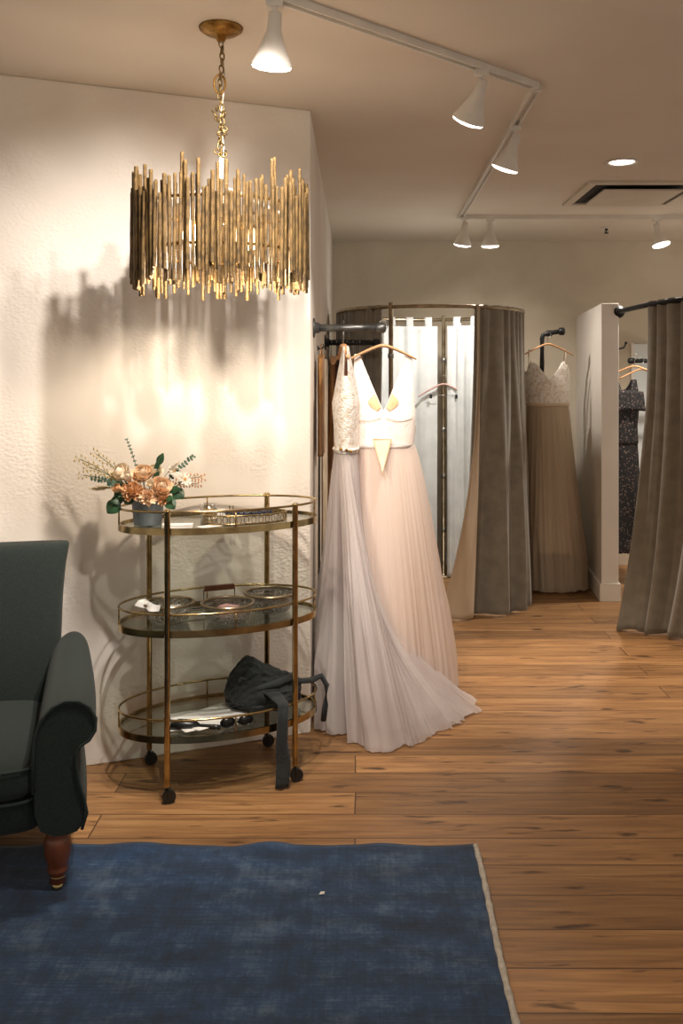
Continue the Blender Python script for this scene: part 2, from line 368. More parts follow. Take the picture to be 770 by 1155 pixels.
# partition between fitting rooms
def prism(pl, z0, z1):
    n = len(pl); return MB().add([(x, y, z0) for x, y in pl]+[(x, y, z1) for x, y in pl], [tuple(range(n))[::-1], tuple(range(n, 2*n))]+[(i, (i+1) % n, (i+1) % n+n, i+n) for i in range(n)])
struct(prism([(1.627, 6.19), (1.742, 6.19), (1.865, 7.42), (1.75, 7.42)], 0, 1.98).build('wall_partition', M_white, smooth=False, bevel=.003))
struct(prism([(1.615, 6.178), (1.754, 6.178), (1.754, 6.2), (1.877, 7.42), (1.865, 7.42), (1.742, 6.19), (1.627, 6.19), (1.75, 7.42), (1.738, 7.42), (1.615, 6.2)], 0, .115).build('baseboard_partition', M_white, smooth=False))

# ------------------------------------------------------------------ rug
m = MB()
X0, X1, Y0, Y1 = -1.9, .36, .9, 2.9
def rug(u, v):
    x = lerp(X0, X1, u); y = lerp(Y0, Y1, v)
    e = sstep(.93, 1, v)
    y += e*(.012*N(x*7, 0, 3)+.006*sin(x*19)) ; z = .007 + e*max(0, .02*N(x*5+4, 1, 0))+.0015*N(x*6, y*6, 0)
    return (x + .006*sin(y*5), y, z)
m.grid(150, 120, rug)
t = empty('rug', (0, 0, 0), 0, 'worn overdyed dark blue rug lying on the plank floor in the foreground', 'rug')
m.build('pile', M_rug, t, solid=.010)
pts = [(X1+.006*sin(y*5)+.004, y, .010) for y in [lerp(Y0, Y1-.005, k/60) for k in range(61)]]
m = MB().tube(pts, [.009+.0016*sin(k*2.3) for k in range(61)], 8)
o = m.build('selvage', M_selv, t); o['label'] = 'off-white bound side edge'
o = MB().add([(0, 0, 0), (.014, .003, 0), (.016, .012, .002), (.004, .013, .001)], [(0, 1, 2, 3)]).build('paper_scrap', M_paper, smooth=False, solid=.001, loc=(-.105, 2.61, .016))
tag(o, 'tiny white scrap lying on the blue rug', 'scrap')

# ------------------------------------------------------------------ armchair
t = empty('armchair', (-1.254, 2.88, 0), R(15), 'dark green wool armchair with rolled arms standing against the cream wall', 'armchair')
m = MB()
S = [(.26, 0, .27, .28, .06), (.30, 0, .27, .285, .075), (.42, 0, .285, .305, .08), (.55, 0, .305, .312, .08), (.65, 0, .325, .314, .078), (.74, 0, .345, .318, .075),
     (.81, 0, .36, .325, .07), (.855, 0, .37, .333, .064), (.875, 0, .373, .336, .055), (.885, 0, .375, .333, .042), (.888, 0, .375, .320, .02)]
m.sections(S, 64, 4.5); m.build('backrest', M_green, t, sub=1)
m = MB()
def cushion(hx, y0, y1, z0, z1, crown):
    def f(u, v):
        a = 2*pi*u; b = pi*(v-.5)
        def se(c, e): return math.copysign(abs(c)**e, c)
        x = hx*se(cos(b), .25)*se(cos(a), .22); y = (y1-y0)/2*se(cos(b), .25)*se(sin(a), .22)
        z = (z1-z0)/2*se(sin(b), .55)
        if z > 0: z += crown*(1-(x/hx)**2)*(1-(y/((y1-y0)/2))**2)
        return (x, y+(y0+y1)/2, z+(z0+z1)/2)
    return f
m.grid(96, 40, cushion(.276, -.375, .25, .275, .385, .035), closeu=True)
o = m.build('seat_cushion', M_green, t)
for zz in (.282, .372):
    pp = []
    for k in range(80):
        a = 2*pi*k/80; se = lambda c, e: math.copysign(abs(c)**e, c)
        pp.append((.277*se(cos(a), .22), -.0625+.313*se(sin(a), .22), zz))
    MB().tube(pp, .005, 6, closed=True).build('piping', M_pipingg, o)
m = MB(); m.grid(90, 24, (lambda f: f)(cushion(.30, -.345, .30, .165, .29, 0)), closeu=True); m.build('seat_base', M_green, t)
prof = [(.265, .165), (.265, .30), (.265, .40), (.268, .455), (.285, .505), (.315, .54), (.352, .556), (.39, .553), (.42, .533), (.437, .50), (.435, .465), (.418, .438), (.395, .425),
        (.383, .41), (.382, .37), (.39, .32), (.405, .27), (.412, .23), (.398, .185), (.375, .166)]
for sgn in (1, -1):
    m = MB(); ys = [-.355, -.362, -.345, -.30, -.15, .0, .12, .22, .30, .34]; ins = [.02, .006, .0, 0, 0, 0, 0, 0, .005, .02]
    cxp, czp = .34, .36; vs = []; fs = []; n = len(prof)
    for y, i_ in zip(ys, ins):
        for (x, z) in prof:
            dx, dz = x-cxp, z-czp; l = math.hypot(dx, dz); k = 1-i_/l
            rise = .035*sstep(-.3, .3, y)*sstep(.38, .5, z); out = -.03*sstep(-.2, .34, y)*sstep(.3, .45, x)
            vs.append((sgn*(cxp+dx*k+out), y, czp+dz*k+rise))
    for j in range(len(ys)-1):
        for i in range(n):
            k = (i+1) % n; q = (j*n+i, j*n+k, (j+1)*n+k, (j+1)*n+i); fs.append(q if sgn < 0 else q[::-1])
    fs.append(tuple(range(n)) if sgn > 0 else tuple(range(n))[::-1]); q = tuple((len(ys)-1)*n+i for i in range(n)); fs.append(q[::-1] if sgn > 0 else q)
    m.add(vs, fs); a = m.build('arm', M_green, t, sub=1, auto=70)
    pp = [(sgn*(cxp+(x-cxp)*.985), -.362, czp+(z-czp)*.985) for x, z in prof[1:-1]]
    MB().tube(pp, .0045, 6, up=Vector((0, 1, 0))).build('piping', M_pipingg, a)
for sx in (1, -1):
    for sy in (-.32, .30):
        m = MB(); m.lathe([(.024, .03), (.02, .055), (.028, .06), (.03, .066), (.026, .072), (.029, .08), (.037, .11), (.039, .135), (.036, .155), (.030, .168), (.034, .178)], 24)
        lg = m.build('leg', M_wood, t, loc=(sx*.33, sy, 0)) if sx*0 == 0 else None
        b_ = MB().lathe([(.012, .028), (.021, .032), (.022, .046), (.019, .052)], 20)
        q = b_.build('caster_cup', M_brass, lg)
        b_ = MB(); b_.lathe([(.001, -.016), (.009, -.014), (.014, -.008), (.016, 0), (.014, .008), (.009, .014), (.001, .016)], 16, (.0, -.006, .018), Matrix.Rotation(pi/2, 3, 'Y')); b_.tube([(0, 0, .03), (0, -.004, .022)], .007, 8)
        b_.build('caster', M_brass, lg)

# ------------------------------------------------------------------ bar cart
CC = Vector((-.505, 3.46, 0)); CA = R(22.4)
cart = empty('bar_cart', CC, CA, 'oval three-tier brass and glass bar cart on casters against the cream wall', 'cart')
A_, B_ = .372, .217
def ell(k, n=96, a=A_, b=B_): w = 2*pi*k/n; return a*cos(w), b*sin(w)
for zs in (.215, .58, .935):
    m = MB(); n = 96; vs = []; fs = []
    for (off, z) in ((0, -.012), (.0, .012), (-.008, .012), (-.008, -.012)):
        for k in range(n):
            x, y = ell(k, n, A_+off, B_+off); vs.append((x, y, zs+z))
    for r_ in range(4):
        for k in range(n):
            fs.append((r_*n+k, r_*n+(k+1) % n, ((r_+1) % 4)*n+(k+1) % n, ((r_+1) % 4)*n+k))
    m.add(vs, fs); m.build('shelf_band', M_brass, cart, auto=40)
    m = MB(); m.add([(*ell(k, n, A_-.009, B_-.009), zs-.001+z) for z in (0, .006) for k in range(n)], [tuple(range(n))[::-1], tuple(range(n, 2*n))]+[(k, (k+1) % n, n+(k+1) % n, n+k) for k in range(n)])
    m.build('glass_shelf', M_glass, cart, smooth=False)
    m = MB(); m.tube([(*ell(k, n, A_-.002, B_-.002), zs+.068) for k in range(n)], .0042, 8, closed=True)
    gr = m.build('gallery_rail', M_brass, cart)
    for k in (0, 24, 48, 72):
        x, y = ell(k, 96, A_-.002, B_-.002); MB().tube([(x, y, zs+.01), (x, y, zs+.068)], .003, 8).build('rail_post', M_brass, gr)
for sx in (1, -1):
    for sy in (1, -1):
        x, y = sx*.232, sy*.176
        MB().lathe([(.010, .058), (.0105, .06), (.0105, 1.002), (.0118, 1.003), (.0118, 1.010), (.009, 1.013)], 16).build('post', M_brass, cart, loc=(x, y, 0))
        m = MB(); m.lathe([(.004, -.009), (.022, -.009), (.024, -.006), (.024, .006), (.022, .009), (.004, .009)], 20, (.006, 0, .024), Matrix.Rotation(pi/2, 3, 'X'))
        m.box((.004, 0, .044), (.024, .026, .006)); m.box((.006, .011, .034), (.010, .003, .026)); m.box((.006, -.011, .034), (.010, .003, .026)); m.tube([(0, 0, .046), (0, 0, .06)], .006, 8)
        m.build('caster', M_blackp, cart, loc=(x, y, 0), auto=40)
def CW(u, v, z): return CC + Vector((u*cos(CA)-v*sin(CA), u*sin(CA)+v*cos(CA), z))
ZT, ZM, ZB = .9405, .5855, .2205

# crystal bowls
bowls = [(-.196, -.0165, .092, 'cut crystal bowl with a white cloth spilling over its rim, left on the middle shelf'),
         (.0, -.102, .096, 'cut crystal bowl holding dusty pink pieces, centre front of the middle shelf'),
         (.192, .0, .098, 'cut crystal bowl with dark trinkets, right end of the middle shelf')]
for i, (u, v, r, lab) in enumerate(bowls):
    b = empty('glass_bowl', CW(u, v, ZM), 0, lab, 'bowl', 'crystal bowls on the middle cart shelf')
    k = r
    m = MB().lathe([(.001, .003), (k*.62, .002), (k*.74, .006), (k*.86, .03), (k*.97, .066), (k*.93, .066), (k*.82, .032), (k*.68, .011), (.001, .009)], 48)
    m.build('bowl_wall', M_crys, b)
    m = MB().tube([(k*.97*cos(w*2*pi/60), k*.97*sin(w*2*pi/60), .070) for w in range(60)], .0058, 8, closed=True)
    m.build('rim', M_champ, b)
m = MB()
def clothf(u, v):
    a = lerp(-2.3, -.3, u); r_ = lerp(.015, .115, v)
    z = .028+.05*sstep(.2, .75, v)-.03*sstep(.8, 1, v)*abs(sin(u*pi))+.006*N(u*7, v*6, 1)+.006
    return (r_*cos(a+2.4), r_*sin(a+2.4)-.0, z)
m.grid(24, 16, lambda u, v: (lambda a, r_: (r_*cos(a), r_*sin(a), .022+.060*sstep(.15, .78, v)-.018*sstep(.84, 1, v)+.005*N(u*8, v*6, 1)))(R(lerp(175, 265, u)), lerp(.01, .108, v)*(1+.12*sin(u*9))))
o = m.build('white_cloth', M_paper, solid=.002, sub=1, loc=CW(-.196, -.0165, ZM)); tag(o, 'crumpled white tissue hanging over the rim of the left crystal bowl', 'tissue')
def lump(name, mat, loc, r, label, cat, seed=0, flat=.5, sc=2.2):
    m = MB(); 
    def f(u, v):
        a = 2*pi*u; b = pi*(v-.5); d = Vector((cos(b)*cos(a), cos(b)*sin(a), sin(b)))
        k = r*(1+.35*noise.noise(d*sc+Vector((seed, 0, 0)))+.15*noise.noise(d*sc*2.7+Vector((0, seed, 0))))
        return (d.x*k, d.y*k, d.z*k*flat)
    m.grid(36, 20, f, closeu=True); o = m.build(name, mat, loc=loc); tag(o, label, cat); return o
lump('silk_scrunchie', M_pinkc, CW(0, -.102, ZM+.035), .052, 'dusty pink crumpled scrunchie lying in the centre crystal bowl', 'scrunchie', 3)
lump('white_ribbon', M_paper, CW(-.165, .01, ZM+.034), .035, 'small white ribbon bundle inside the left crystal bowl', 'ribbon', 8)
lump('dark_ribbon', M_bag, CW(.19, -.01, ZM+.032), .05, 'dark crumpled ribbon lying in the right crystal bowl', 'ribbon', 5, .4)
# wire stand with wooden bar
t = empty('display_stand', CW(.02, .10, ZM), CA, 'black wire display stand with a brown wooden bar behind the crystal bowls', 'stand')
m = MB()
m.tube([(-.13, 0, .003), (-.13, 0, .035), (-.06, 0, .035), (-.06, 0, .075), (-.055, 0, .08)], .0022, 6, up=Vector((0, 1, 0))); m.tube([(.13, 0, .003), (.13, 0, .035), (.06, 0, .035), (.06, 0, .075), (.055, 0, .08)], .0022, 6, up=Vector((0, 1, 0)))
m.tube([(-.13, 0, .003), (-.13, .03, .003), (.13, .03, .003), (.13, 0, .003)], .0022, 6); m.build('wire_frame', M_black, t)
MB().box((0, 0, .083), (.118, .016, .02)).build('wooden_bar', M_wood, t, smooth=False, bevel=.002)

# top shelf: vase + flowers
VL = CW(-.268, .0, ZT)
o = MB().lathe([(.001, .001), (.048, .001), (.050, .003), (.058, .095), (.060, .098), (.058, .1), (.055, .098), (.047, .008), (.001, .006)], 40).build('metal_vase', M_zinc, loc=VL)
tag(o, 'small grey metal vase holding the bouquet on the top cart shelf', 'vase')
def petal(mb, Mx, w, l, cup, curl, nu=7, nv=7):
    def f(u, v):
        s = (u-.5)*2; ww = w*(sin(pi*min(1, .12+v*.78))**.6)
        x = s*ww/2; y = cup*(1-s*s)*-.0 + (s*s)*-.35*w*.5; z = v*l
        out = curl*v*v
        p = Vector((x, out+(-abs(s)**2)*w*.25, z)); return Mx @ p
    mb.grid(nu, nv, f)
def rose(mb, r, seed):
    q = random.Random(seed)
    for i, (n, rad, tm, wd) in enumerate([(3, .20, 158, 150), (3, .34, 146, 135), (4, .48, 134, 115), (5, .64, 120, 95), (5, .80, 106, 92), (6, .96, 92, 82)]):
        for k in range(n):
            a0 = 2*pi*k/n+i*.8+q.uniform(-.2, .2); R0 = r*rad*q.uniform(.96, 1.06); off = q.uniform(-.05, .05)
            def f(u, v):
                th = R(lerp(12, tm, v)+off*60); s_ = (u-.5)*2; ph = a0+s_*R(wd)/2*(1-.25*v*v)
                th -= R(16)*v*s_*s_; R1 = R0*(1+.07*max(0, v-.75)*8*(i > 1)+.06*s_)
                return (R1*sin(th)*cos(ph), R1*sin(th)*sin(ph), -R1*cos(th)*(.72 if i > 1 else 1)+(.10-.10*i)*r*.6)
            mb.grid(8, 9, f)
def flower(name, pos, r, mat, label, seed, kind='rose', tiltto=None):
    r *= 1.1
    root = empty(name, VL, 0, label, 'flower', 'blooms in the bouquet on the cart')
    d = Vector(pos); d0 = Vector((d.x*.25, d.y*.25, .07)); ax = (d-Vector((0, 0, .06)))
    ax = (ax.normalized()+Vector((.15, -.75, .15))).normalized()
    rot = ax.to_track_quat('Z', 'Y').to_matrix().to_4x4()
    mb = MB()
    if kind == 'rose': rose(mb, r, seed)
    elif kind == 'carnation':
        q = random.Random(seed)
        for i in range(60):
            a = q.uniform(0, 2*pi); ti = R(q.uniform(0, 85)); Mx = Matrix.Rotation(a, 4, 'Z') @ Matrix.Translation((0, .1*r, -.3*r)) @ Matrix.Rotation(-ti, 4, 'X')
            petal(mb, Mx, r*.5, r*q.uniform(.95, 1.25), 0, r*q.uniform(-.2, .2), 4, 5)
    elif kind == 'bud':
        for i, n in enumerate((3, 4, 5)):
            for k in range(n):
                Mx = Matrix.Rotation(2*pi*k/n+i, 4, 'Z') @ Matrix.Translation((0, .12*r*(i+1), -.5*r)) @ Matrix.Rotation(-R(6+11*i), 4, 'X'); petal(mb, Mx, r*(.8+.2*i), r*1.3, 0, -.1*r)
    elif kind == 'daisy':
        for k in range(14):
            Mx = Matrix.Rotation(2*pi*k/14, 4, 'Z') @ Matrix.Translation((0, .1*r, 0)) @ Matrix.Rotation(-R(72+8*(k % 2)), 4, 'X'); petal(mb, Mx, r*.36, r, 0, .0, 4, 5)
    vs = [(rot @ Vector(v))+d for v in mb.v]; mb.v = [tuple(v) for v in vs]
    b = mb.build('petals', mat, root)
    if kind == 'daisy':
        c = MB().lathe([(.001, -.002), (r*.25, -.001), (r*.27, .003), (r*.16, .008), (.001, .01)], 14, d, rot.to_3x3()); c.build('flower_centre', M_candle, root)
    st = [d0*0+Vector((d0.x*.6, d0.y*.6, .012)), d0, lerp(d0, d-ax*r*.3, .6)+Vector((0, 0, .004)), d-ax*r*.28]
    MB().tube(st, .002, 6).build('stem', M_stem, root)
def VP(px, py, dd=0):  # offset of a bloom relative to the vase base
    d = VL.y+dd; p = P(px, py, d); return p-VL
B = [('garden_rose', 132, 531, -.0, .036, M_petal2, 'pale peach rose at the upper left of the bouquet', 'rose'),
     ('garden_rose', 160, 531, -.02, .036, M_petal, 'peach rose at the top centre of the bouquet', 'rose'),
     ('garden_rose', 184, 547, -.045, .034, M_petal, 'open peach rose lowest right of centre, largest round face', 'rose'),
     ('carnation', 149, 554, -.05, .034, M_petal3, 'ruffled apricot carnation at the front left above the vase', 'carnation'),
     ('carnation', 167, 561, -.06, .027, M_petal, 'ruffled peach carnation drooping over the vase front', 'carnation'),
     ('carnation', 184, 563, -.045, .023, M_petal3, 'small apricot carnation at the lower right of the vase rim', 'carnation'),
     ('garden_rose', 144, 539, -.035, .022, M_petal2, 'small cream bloom between the two upper peach roses', 'bud'),
     ('rose_bud', 169, 546, -.055, .017, M_petal2, 'cream bud in the middle of the bouquet', 'bud'),
     ('rose_bud', 133, 552, -.045, .019, M_petal3, 'apricot bud left of the ruffled carnation', 'bud'),
     ('garden_rose', 175, 528, .01, .026, M_petal2, 'cream rose behind at the top right of the bouquet', 'rose'),
     ('daisy', 208, 541, -.02, .024, M_petalw, 'white daisy at the right side of the bouquet', 'daisy'),
     ('daisy', 196, 532, .01, .022, M_petalw, 'white daisy behind, above the other daisy', 'daisy')]
for i, (nm, px, py, dd, r, mt, lab, kd) in enumerate(B): flower(nm, VP(px, py, dd), r, mt, lab, i*3+1, kd)
def leaf(mb, p, dirv, up, l, w, bend=.2):
    p = Vector(p); d = Vector(dirv).normalized(); s = d.cross(Vector(up)).normalized(); nn = s.cross(d)
    def f(u, v):
        ww = w*math.sin(pi*min(.995, max(.02, v)))**.75*(1-.25*v); x = (u-.5)*ww
        return p+d*l*v+s*x+nn*(-bend*l*v*v-abs(u-.5)*.12*w)
    mb.grid(5, 9, f)
def sprig(name, tip, label, mat, kind, cat='foliage', seed=0, spread=1.0):
    q = random.Random(seed); root = empty(name, VL, 0, label, cat, 'greenery in the bouquet on the cart')
    tip = Vector(tip); base = Vector((tip.x*.1, tip.y*.1, .012)); rimp = Vector((tip.x*.2, tip.y*.2, .098))
    pts = []
    for k in range(14):
        s = k/13; a = lerp(rimp, tip, s) + Vector((0, 0, .018*sin(pi*s)))
        pts.append(a)
    MB().tube([base]+pts, .0013, 5).build('stem', M_stem, root)
    mb = MB()
    if kind == 'euc':
        for k in range(4, 14):
            for sg in (1, -1):
                d = (pts[k]-pts[k-1]).normalized(); s = d.cross(Vector((0, 1, 0)))*sg
                leaf(mb, pts[k], (s+d*q.uniform(.1, .9)+Vector((0, q.uniform(-.8, .5), q.uniform(-.3, .3)))), (q.uniform(-.4, .4), -1, .3), .013*spread*q.uniform(.7, 1.2), .011*spread)
    elif kind == 'big':
        d = (tip-pts[8]).normalized(); leaf(mb, pts[8], d+Vector((0, -.1, -.15)), (0, -.9, .5), (tip-pts[8]).length*1.1, .055*spread, .15)
        leaf(mb, pts[6], d+Vector((0, -.2, .5)), (0, -.9, .5), .05, .035*spread, .15)
    elif kind == 'grass':
        for k in range(4, 14):
            for sg in (1, -1):
                d = (pts[k]-pts[k-1]).normalized(); e = pts[k]+d*.016+d.cross(Vector((0, 1, 0)))*sg*q.uniform(.004, .014)
                mb.tube([pts[k], e], .0007, 4); mb.lathe([(.0005, -.005), (.0028, -.002), (.003, .002), (.0005, .006)], 6, e)
    elif kind == 'plume':
        ax = (tip-pts[7]).normalized()
        for k in range(120):
            s = q.random(); p0 = lerp(pts[7], tip, s); a = q.uniform(0, 2*pi)
            e = p0+ax*.012+Vector((cos(a), sin(a), sin(a*1.7)))*.011*math.sin(pi*min(.97, s+.06)); mb.tube([p0, e], .0007, 3, cap=False)
    mb.build('spikelets' if kind in ('grass', 'plume') else 'leaves', mat, root)
SP = [('eucalyptus_sprig', 143, 496, .02, M_euc, 'euc', 'tall thin eucalyptus sprig rising straight up from the bouquet', .6),
      ('dried_grass', 90, 518, .0, M_dry, 'grass', 'yellow dried grass stem reaching furthest up left', 1),
      ('dried_grass', 100, 527, -.02, M_dry, 'grass', 'dried grass stem just under the highest left one', 1),
      ('dried_grass', 108, 512, .02, M_dry, 'grass', 'steeper dried grass stem at the upper left', 1),
      ('dried_grass', 94, 536, .01, M_dry, 'grass', 'lowest dried grass stem on the left', 1),
      ('dried_grass', 226, 538, -.01, M_hang, 'grass', 'brownish dried stem reaching out at the far right', 1),
      ('dried_grass', 222, 546, .01, M_hang, 'grass', 'shorter brownish dried stem at the lower right', 1),
      ('eucalyptus_sprig', 104, 540, -.03, M_euc, 'euc', 'eucalyptus sprig sticking out left of the roses', 1),
      ('eucalyptus_sprig', 218, 515, .02, M_euc, 'euc', 'eucalyptus sprig pointing to the upper right', 1),
      ('broad_leaf', 120, 575, -.06, M_leaf, 'big', 'large dark green leaf drooping at the lower left', 1.25),
      ('broad_leaf', 207, 557, -.04, M_leaf, 'big', 'dark green leaf at the right beside the daisies', 1),
      ('broad_leaf', 197, 571, -.06, M_leaf, 'big', 'dark green leaf drooping at the lower right', .9),
      ('broad_leaf', 182, 512, .0, M_leaf, 'big', 'small dark green leaf standing above the roses', .6),
      ('broad_leaf', 140, 566, -.05, M_leaf, 'big', 'dark green leaf under the ruffled apricot carnation', .9),
      ('broad_leaf', 176, 538, -.01, M_leaf, 'big', 'dark green leaf between the two open peach roses', .8),
      ('broad_leaf', 128, 560, -.02, M_leaf, 'big', 'dark green leaf behind the largest drooping left leaf', 1.1),
      ('eucalyptus_sprig', 122, 545, -.05, M_euc, 'euc', 'short eucalyptus sprig tucked under the upper left rose', 1.1),
      ('bunny_tail_grass', 104, 551, -.04, M_dry, 'plume', 'fluffy tan plume at the left of the bouquet', 1),
      ('pampas_plume', 200, 523, .0, M_petal2, 'plume', 'cream fluffy plume at the right above the daisies', 1)]
for i, (nm, px, py, dd, mt, kd, lab, s_) in enumerate(SP): sprig(nm, VP(px, py, dd), lab, mt, kd, seed=i, spread=s_)

# other top shelf items
def card(name, c, w, l, a, z, label, cat, mat=M_paper, th=.001, group=None):
    o = MB().box((0, 0, 0), (w, l, th)).build(name, mat, smooth=False, loc=CW(c[0], c[1], z+th/2)); o.rotation_euler[2] = CA+a; tag(o, label, cat, group); return o
card('card_stack', (-.185, -.12), .105, .055, -.25, ZT, 'small stack of white cards beside the vase on the top shelf', 'cards', th=.012)
card('card', (-.07, -.13), .09, .05, .4, ZT, 'white card lying flat at the front of the top shelf', 'card')
card('gift_box', (.02, .12), .09, .05, .5, ZT, 'flat white box at the back of the top shelf behind the votive', 'box', th=.018)
vt = empty('votive_holder', CW(-.031, .06, ZT), 0, 'small clear glass votive with a golden candle on the top shelf', 'votive')
MB().lathe([(.001, .001), (.026, .001), (.031, .004), (.033, .055), (.031, .055), (.028, .008), (.001, .006)], 28).build('glass_cup', M_clear, vt)
MB().lathe([(.001, .007), (.026, .008), (.0285, .03), (.012, .034), (.001, .034)], 24).build('candle', M_candle, vt)
ft = empty('filigree_tray', CW(.075, -.075, ZT), CA, 'oval brass filigree vanity tray with mirrored base on the top shelf', 'tray')
a_, b_ = .155, .085; n = 72
m = MB(); m.add([(*ell(k, n, a_, b_), .004+z) for z in (0, .004) for k in range(n)], [tuple(range(n))[::-1], tuple(range(n, 2*n))]+[(k, (k+1) % n, n+(k+1) % n, n+k) for k in range(n)])
m.build('mirror_base', M_steel, ft, smooth=False)
m = MB()
for z in (.004, .034): m.tube([(*ell(k, n, a_, b_), z) for k in range(n)], .0028, 6, closed=True)
for k in range(0, n, 2):
    x, y = ell(k, n, a_, b_); x2, y2 = ell(k+1, n, a_, b_); cc = Vector(((x+x2)/2, (y+y2)/2, .019)); tv = Vector((x2-x, y2-y, 0)).normalized()
    m.tube([cc+tv*.0085*cos(w*pi/5)+Vector((0, 0, .013*sin(w*pi/5))) for w in range(10)], .0014, 4, closed=True, up=Vector((0, 0, 1)).cross(tv))
m.build('filigree_rim', M_brass, ft)
for k in range(4):
    x, y = ell(9+18*k, 72, a_-.01, b_-.01); MB().lathe([(.004, 0), (.006, .002), (.004, .005)], 10).build('foot', M_brass, ft, loc=(x, y, 0))
nt_ = empty('jewel_headband', CW(.135, .10, ZT), CA, 'dark navy beaded headband lying at the back right of the top shelf', 'headband')
m = MB()
band = [(.09*cos(R(w)), .06*sin(R(w)), .022) for w in range(-200, 21, 8)]; m.tube(band, .005, 8); m.build('band', M_navy, nt_)
m = MB()
for k, p in enumerate(band[3:-3]): m.lathe([(.001, -.006), (.006, -.003), (.0065, .002), (.001, .007)], 8, (p[0], p[1], p[2]-.003 if k % 2 else p[2]+.004))
m.build('beads', M_navy, nt_)
# keep headband resting
nt_.location.z = ZT-.009
for k, (u, v) in enumerate(((.075, .155), (.088, .155))):
    o = MB().lathe([(.004, 0), (.005, .003), (.002, .008), (.0016, .022), (.004, .027), (.001, .032)], 10).build('gold_hairpin', M_brass, loc=CW(u, v, ZT)); tag(o, 'tiny gold hairpin standing at the back of the top shelf', 'hairpin', 'pair of gold hairpins')
for k, (u, v, a) in enumerate(((-.0, .02, .7), (.03, .035, -.5))):
    o = MB().tube([(-.045, 0, .004), (-.02, .004, .006), (.02, -.003, .012), (.045, 0, .005)], .0034, 8).build('hair_comb', M_candle if k else M_petalw, loc=CW(u, v, ZT)); o.rotation_euler[2] = a
    tag(o, ['slim ivory hair stick beside the votive', 'slim golden hair stick crossing the ivory one'][k], 'hair stick')

# bottom shelf: papers, sunglasses, bag
for k, (u, v, a) in enumerate(((-.085, -.04, -.1), (-.06, -.055, .18), (-.045, -.045, .42))):
    m = MB(); m.grid(12, 12, lambda s, w: ((s-.5)*.25, (w-.5)*.18, .003*sin(s*4+k)+.004*(w-.5)**2+.003))
    o = m.build('paper_sheet', M_paper, solid=.0008, loc=CW(u, v, ZB+.001+.004*k)); o.rotation_euler[2] = CA+a
    tag(o, ['white paper sheet lying lowest on the bottom shelf', 'white paper sheet in the middle of the bottom shelf pile', 'white paper sheet topmost of the bottom shelf pile'][k], 'paper', 'papers on the bottom shelf')
g = empty('hair_tool', CW(-.16, -.12, ZB+.002), CA-.2, 'black folding brush lying at the front left of the bottom shelf', 'brush')
m = MB(); m.tube([(-.05, .01, .016), (-.02, .01, .02), (.03, .004, .018), (.05, 0, .014)], [.010, .018, .017, .008], 12, flat=1.3); m.build('brush_head', M_blackp, g)
m = MB(); m.tube([(.045, 0, .014), (.07, -.01, .014), (.105, -.022, .013), (.125, -.026, .012)], [.007, .007, .009, .008], 10); m.build('handle', M_blackp, g)
o = empty('folded_sunglasses', CW(.02, -.155, ZB+.001), CA, 'dark folded sunglasses at the front edge of the bottom shelf', 'sunglasses')
m = MB()
for sx in (-.033, .033): m.tube([(sx+.026*cos(w*pi/10), .0, .021+.018*sin(w*pi/10)) for w in range(20)], .0022, 6, closed=True, up=Vector((0, 1, 0)))
m.tube([(-.008, 0, .026), (0, 0, .029), (.008, 0, .026)], .002, 6, up=Vector((0, 1, 0))); m.build('frame', M_blackp, o)
for sx in (-.033, .033):
    MB().lathe([(.024, -.0006), (.024, .0006)], 20, (sx, 0, .021), Matrix.Diagonal((1, 1, .7)) @ Matrix.Rotation(pi/2, 3, 'X')).build('lens', M_blackp, o)
m = MB(); m.tube([(-.06, .003, .024), (-.03, .008, .02), (.04, .01, .008)], .0022, 6); m.tube([(.06, .003, .024), (.03, .013, .02), (-.04, .014, .008)], .0022, 6); m.build('temples', M_blackp, o)

bag = empty('cloth_bag', CW(.17, .02, ZB+.002), CA, 'slouching black cloth bag with straps heaped at the right of the bottom shelf', 'bag')
m = MB()
def bagf(u, v):
    a = 2*pi*u; b = pi*(v-.5); d = Vector((cos(b)*cos(a), cos(b)*sin(a), sin(b)))
    k = 1+.16*noise.noise(d*1.6+Vector((2, 0, 1)))
    rr = 1-abs(noise.noise(d*2.6+Vector((7, 3, 0)))); k += .14*(rr-.8)+.07*(1-2*abs(noise.noise(d*6)))
    x = d.x*.145*k; y = d.y*.12*k; z = d.z
    h = .085+.055*math.exp(-((x+.07)/.06)**2)
    z = (z*h*k if z > 0 else z*.05*k)+.045
    return (x, y, max(.001, z))
m.grid(96, 60, bagf, closeu=True); m.build('bag_body', M_bag, bag, sub=1)
def ribbon(mb, pts, w, wdir, th=.003):
    def f(u, v):
        i = v*(len(pts)-1); k = min(int(i), len(pts)-2); p = lerp(Vector(pts[k]), Vector(pts[k+1]), i-k)
        return p+Vector(wdir)*(u-.5)*w*(1+.15*sin(v*9))+Vector((0, .004*sin(u*9+v*7), .0))
    mb.grid(6, 40, f)
m = MB(); ribbon(m, [(-.02, -.10, .085), (-.005, -.14, .09), (.0, -.175, .085), (.005, -.232, .079), (.0, -.245, .04), (-.005, -.245, -.06), (.004, -.243, -.13), (-.004, -.247, -.215)], .046, (1, 0, 0)); m.build('hanging_strap', M_bag, bag, solid=.003)
m = MB(); m.tube([(.05, -.06, .085), (.11, -.07, .10), (.17, -.05, .09), (.20, .0, .075), (.235, .0, .085), (.255, -.01, .05), (.25, -.005, -.03), (.245, 0, -.09)], .011, 8, flat=1.4); m.build('strap_loop', M_bag, bag)
m = MB(); m.tube([(-.10, -.04, .12), (-.05, -.10, .10), (.02, -.11, .115), (.08, -.07, .115), (.12, .0, .10)], .014, 8, flat=1.2); m.build('drawstring_hem', M_bag, bag)

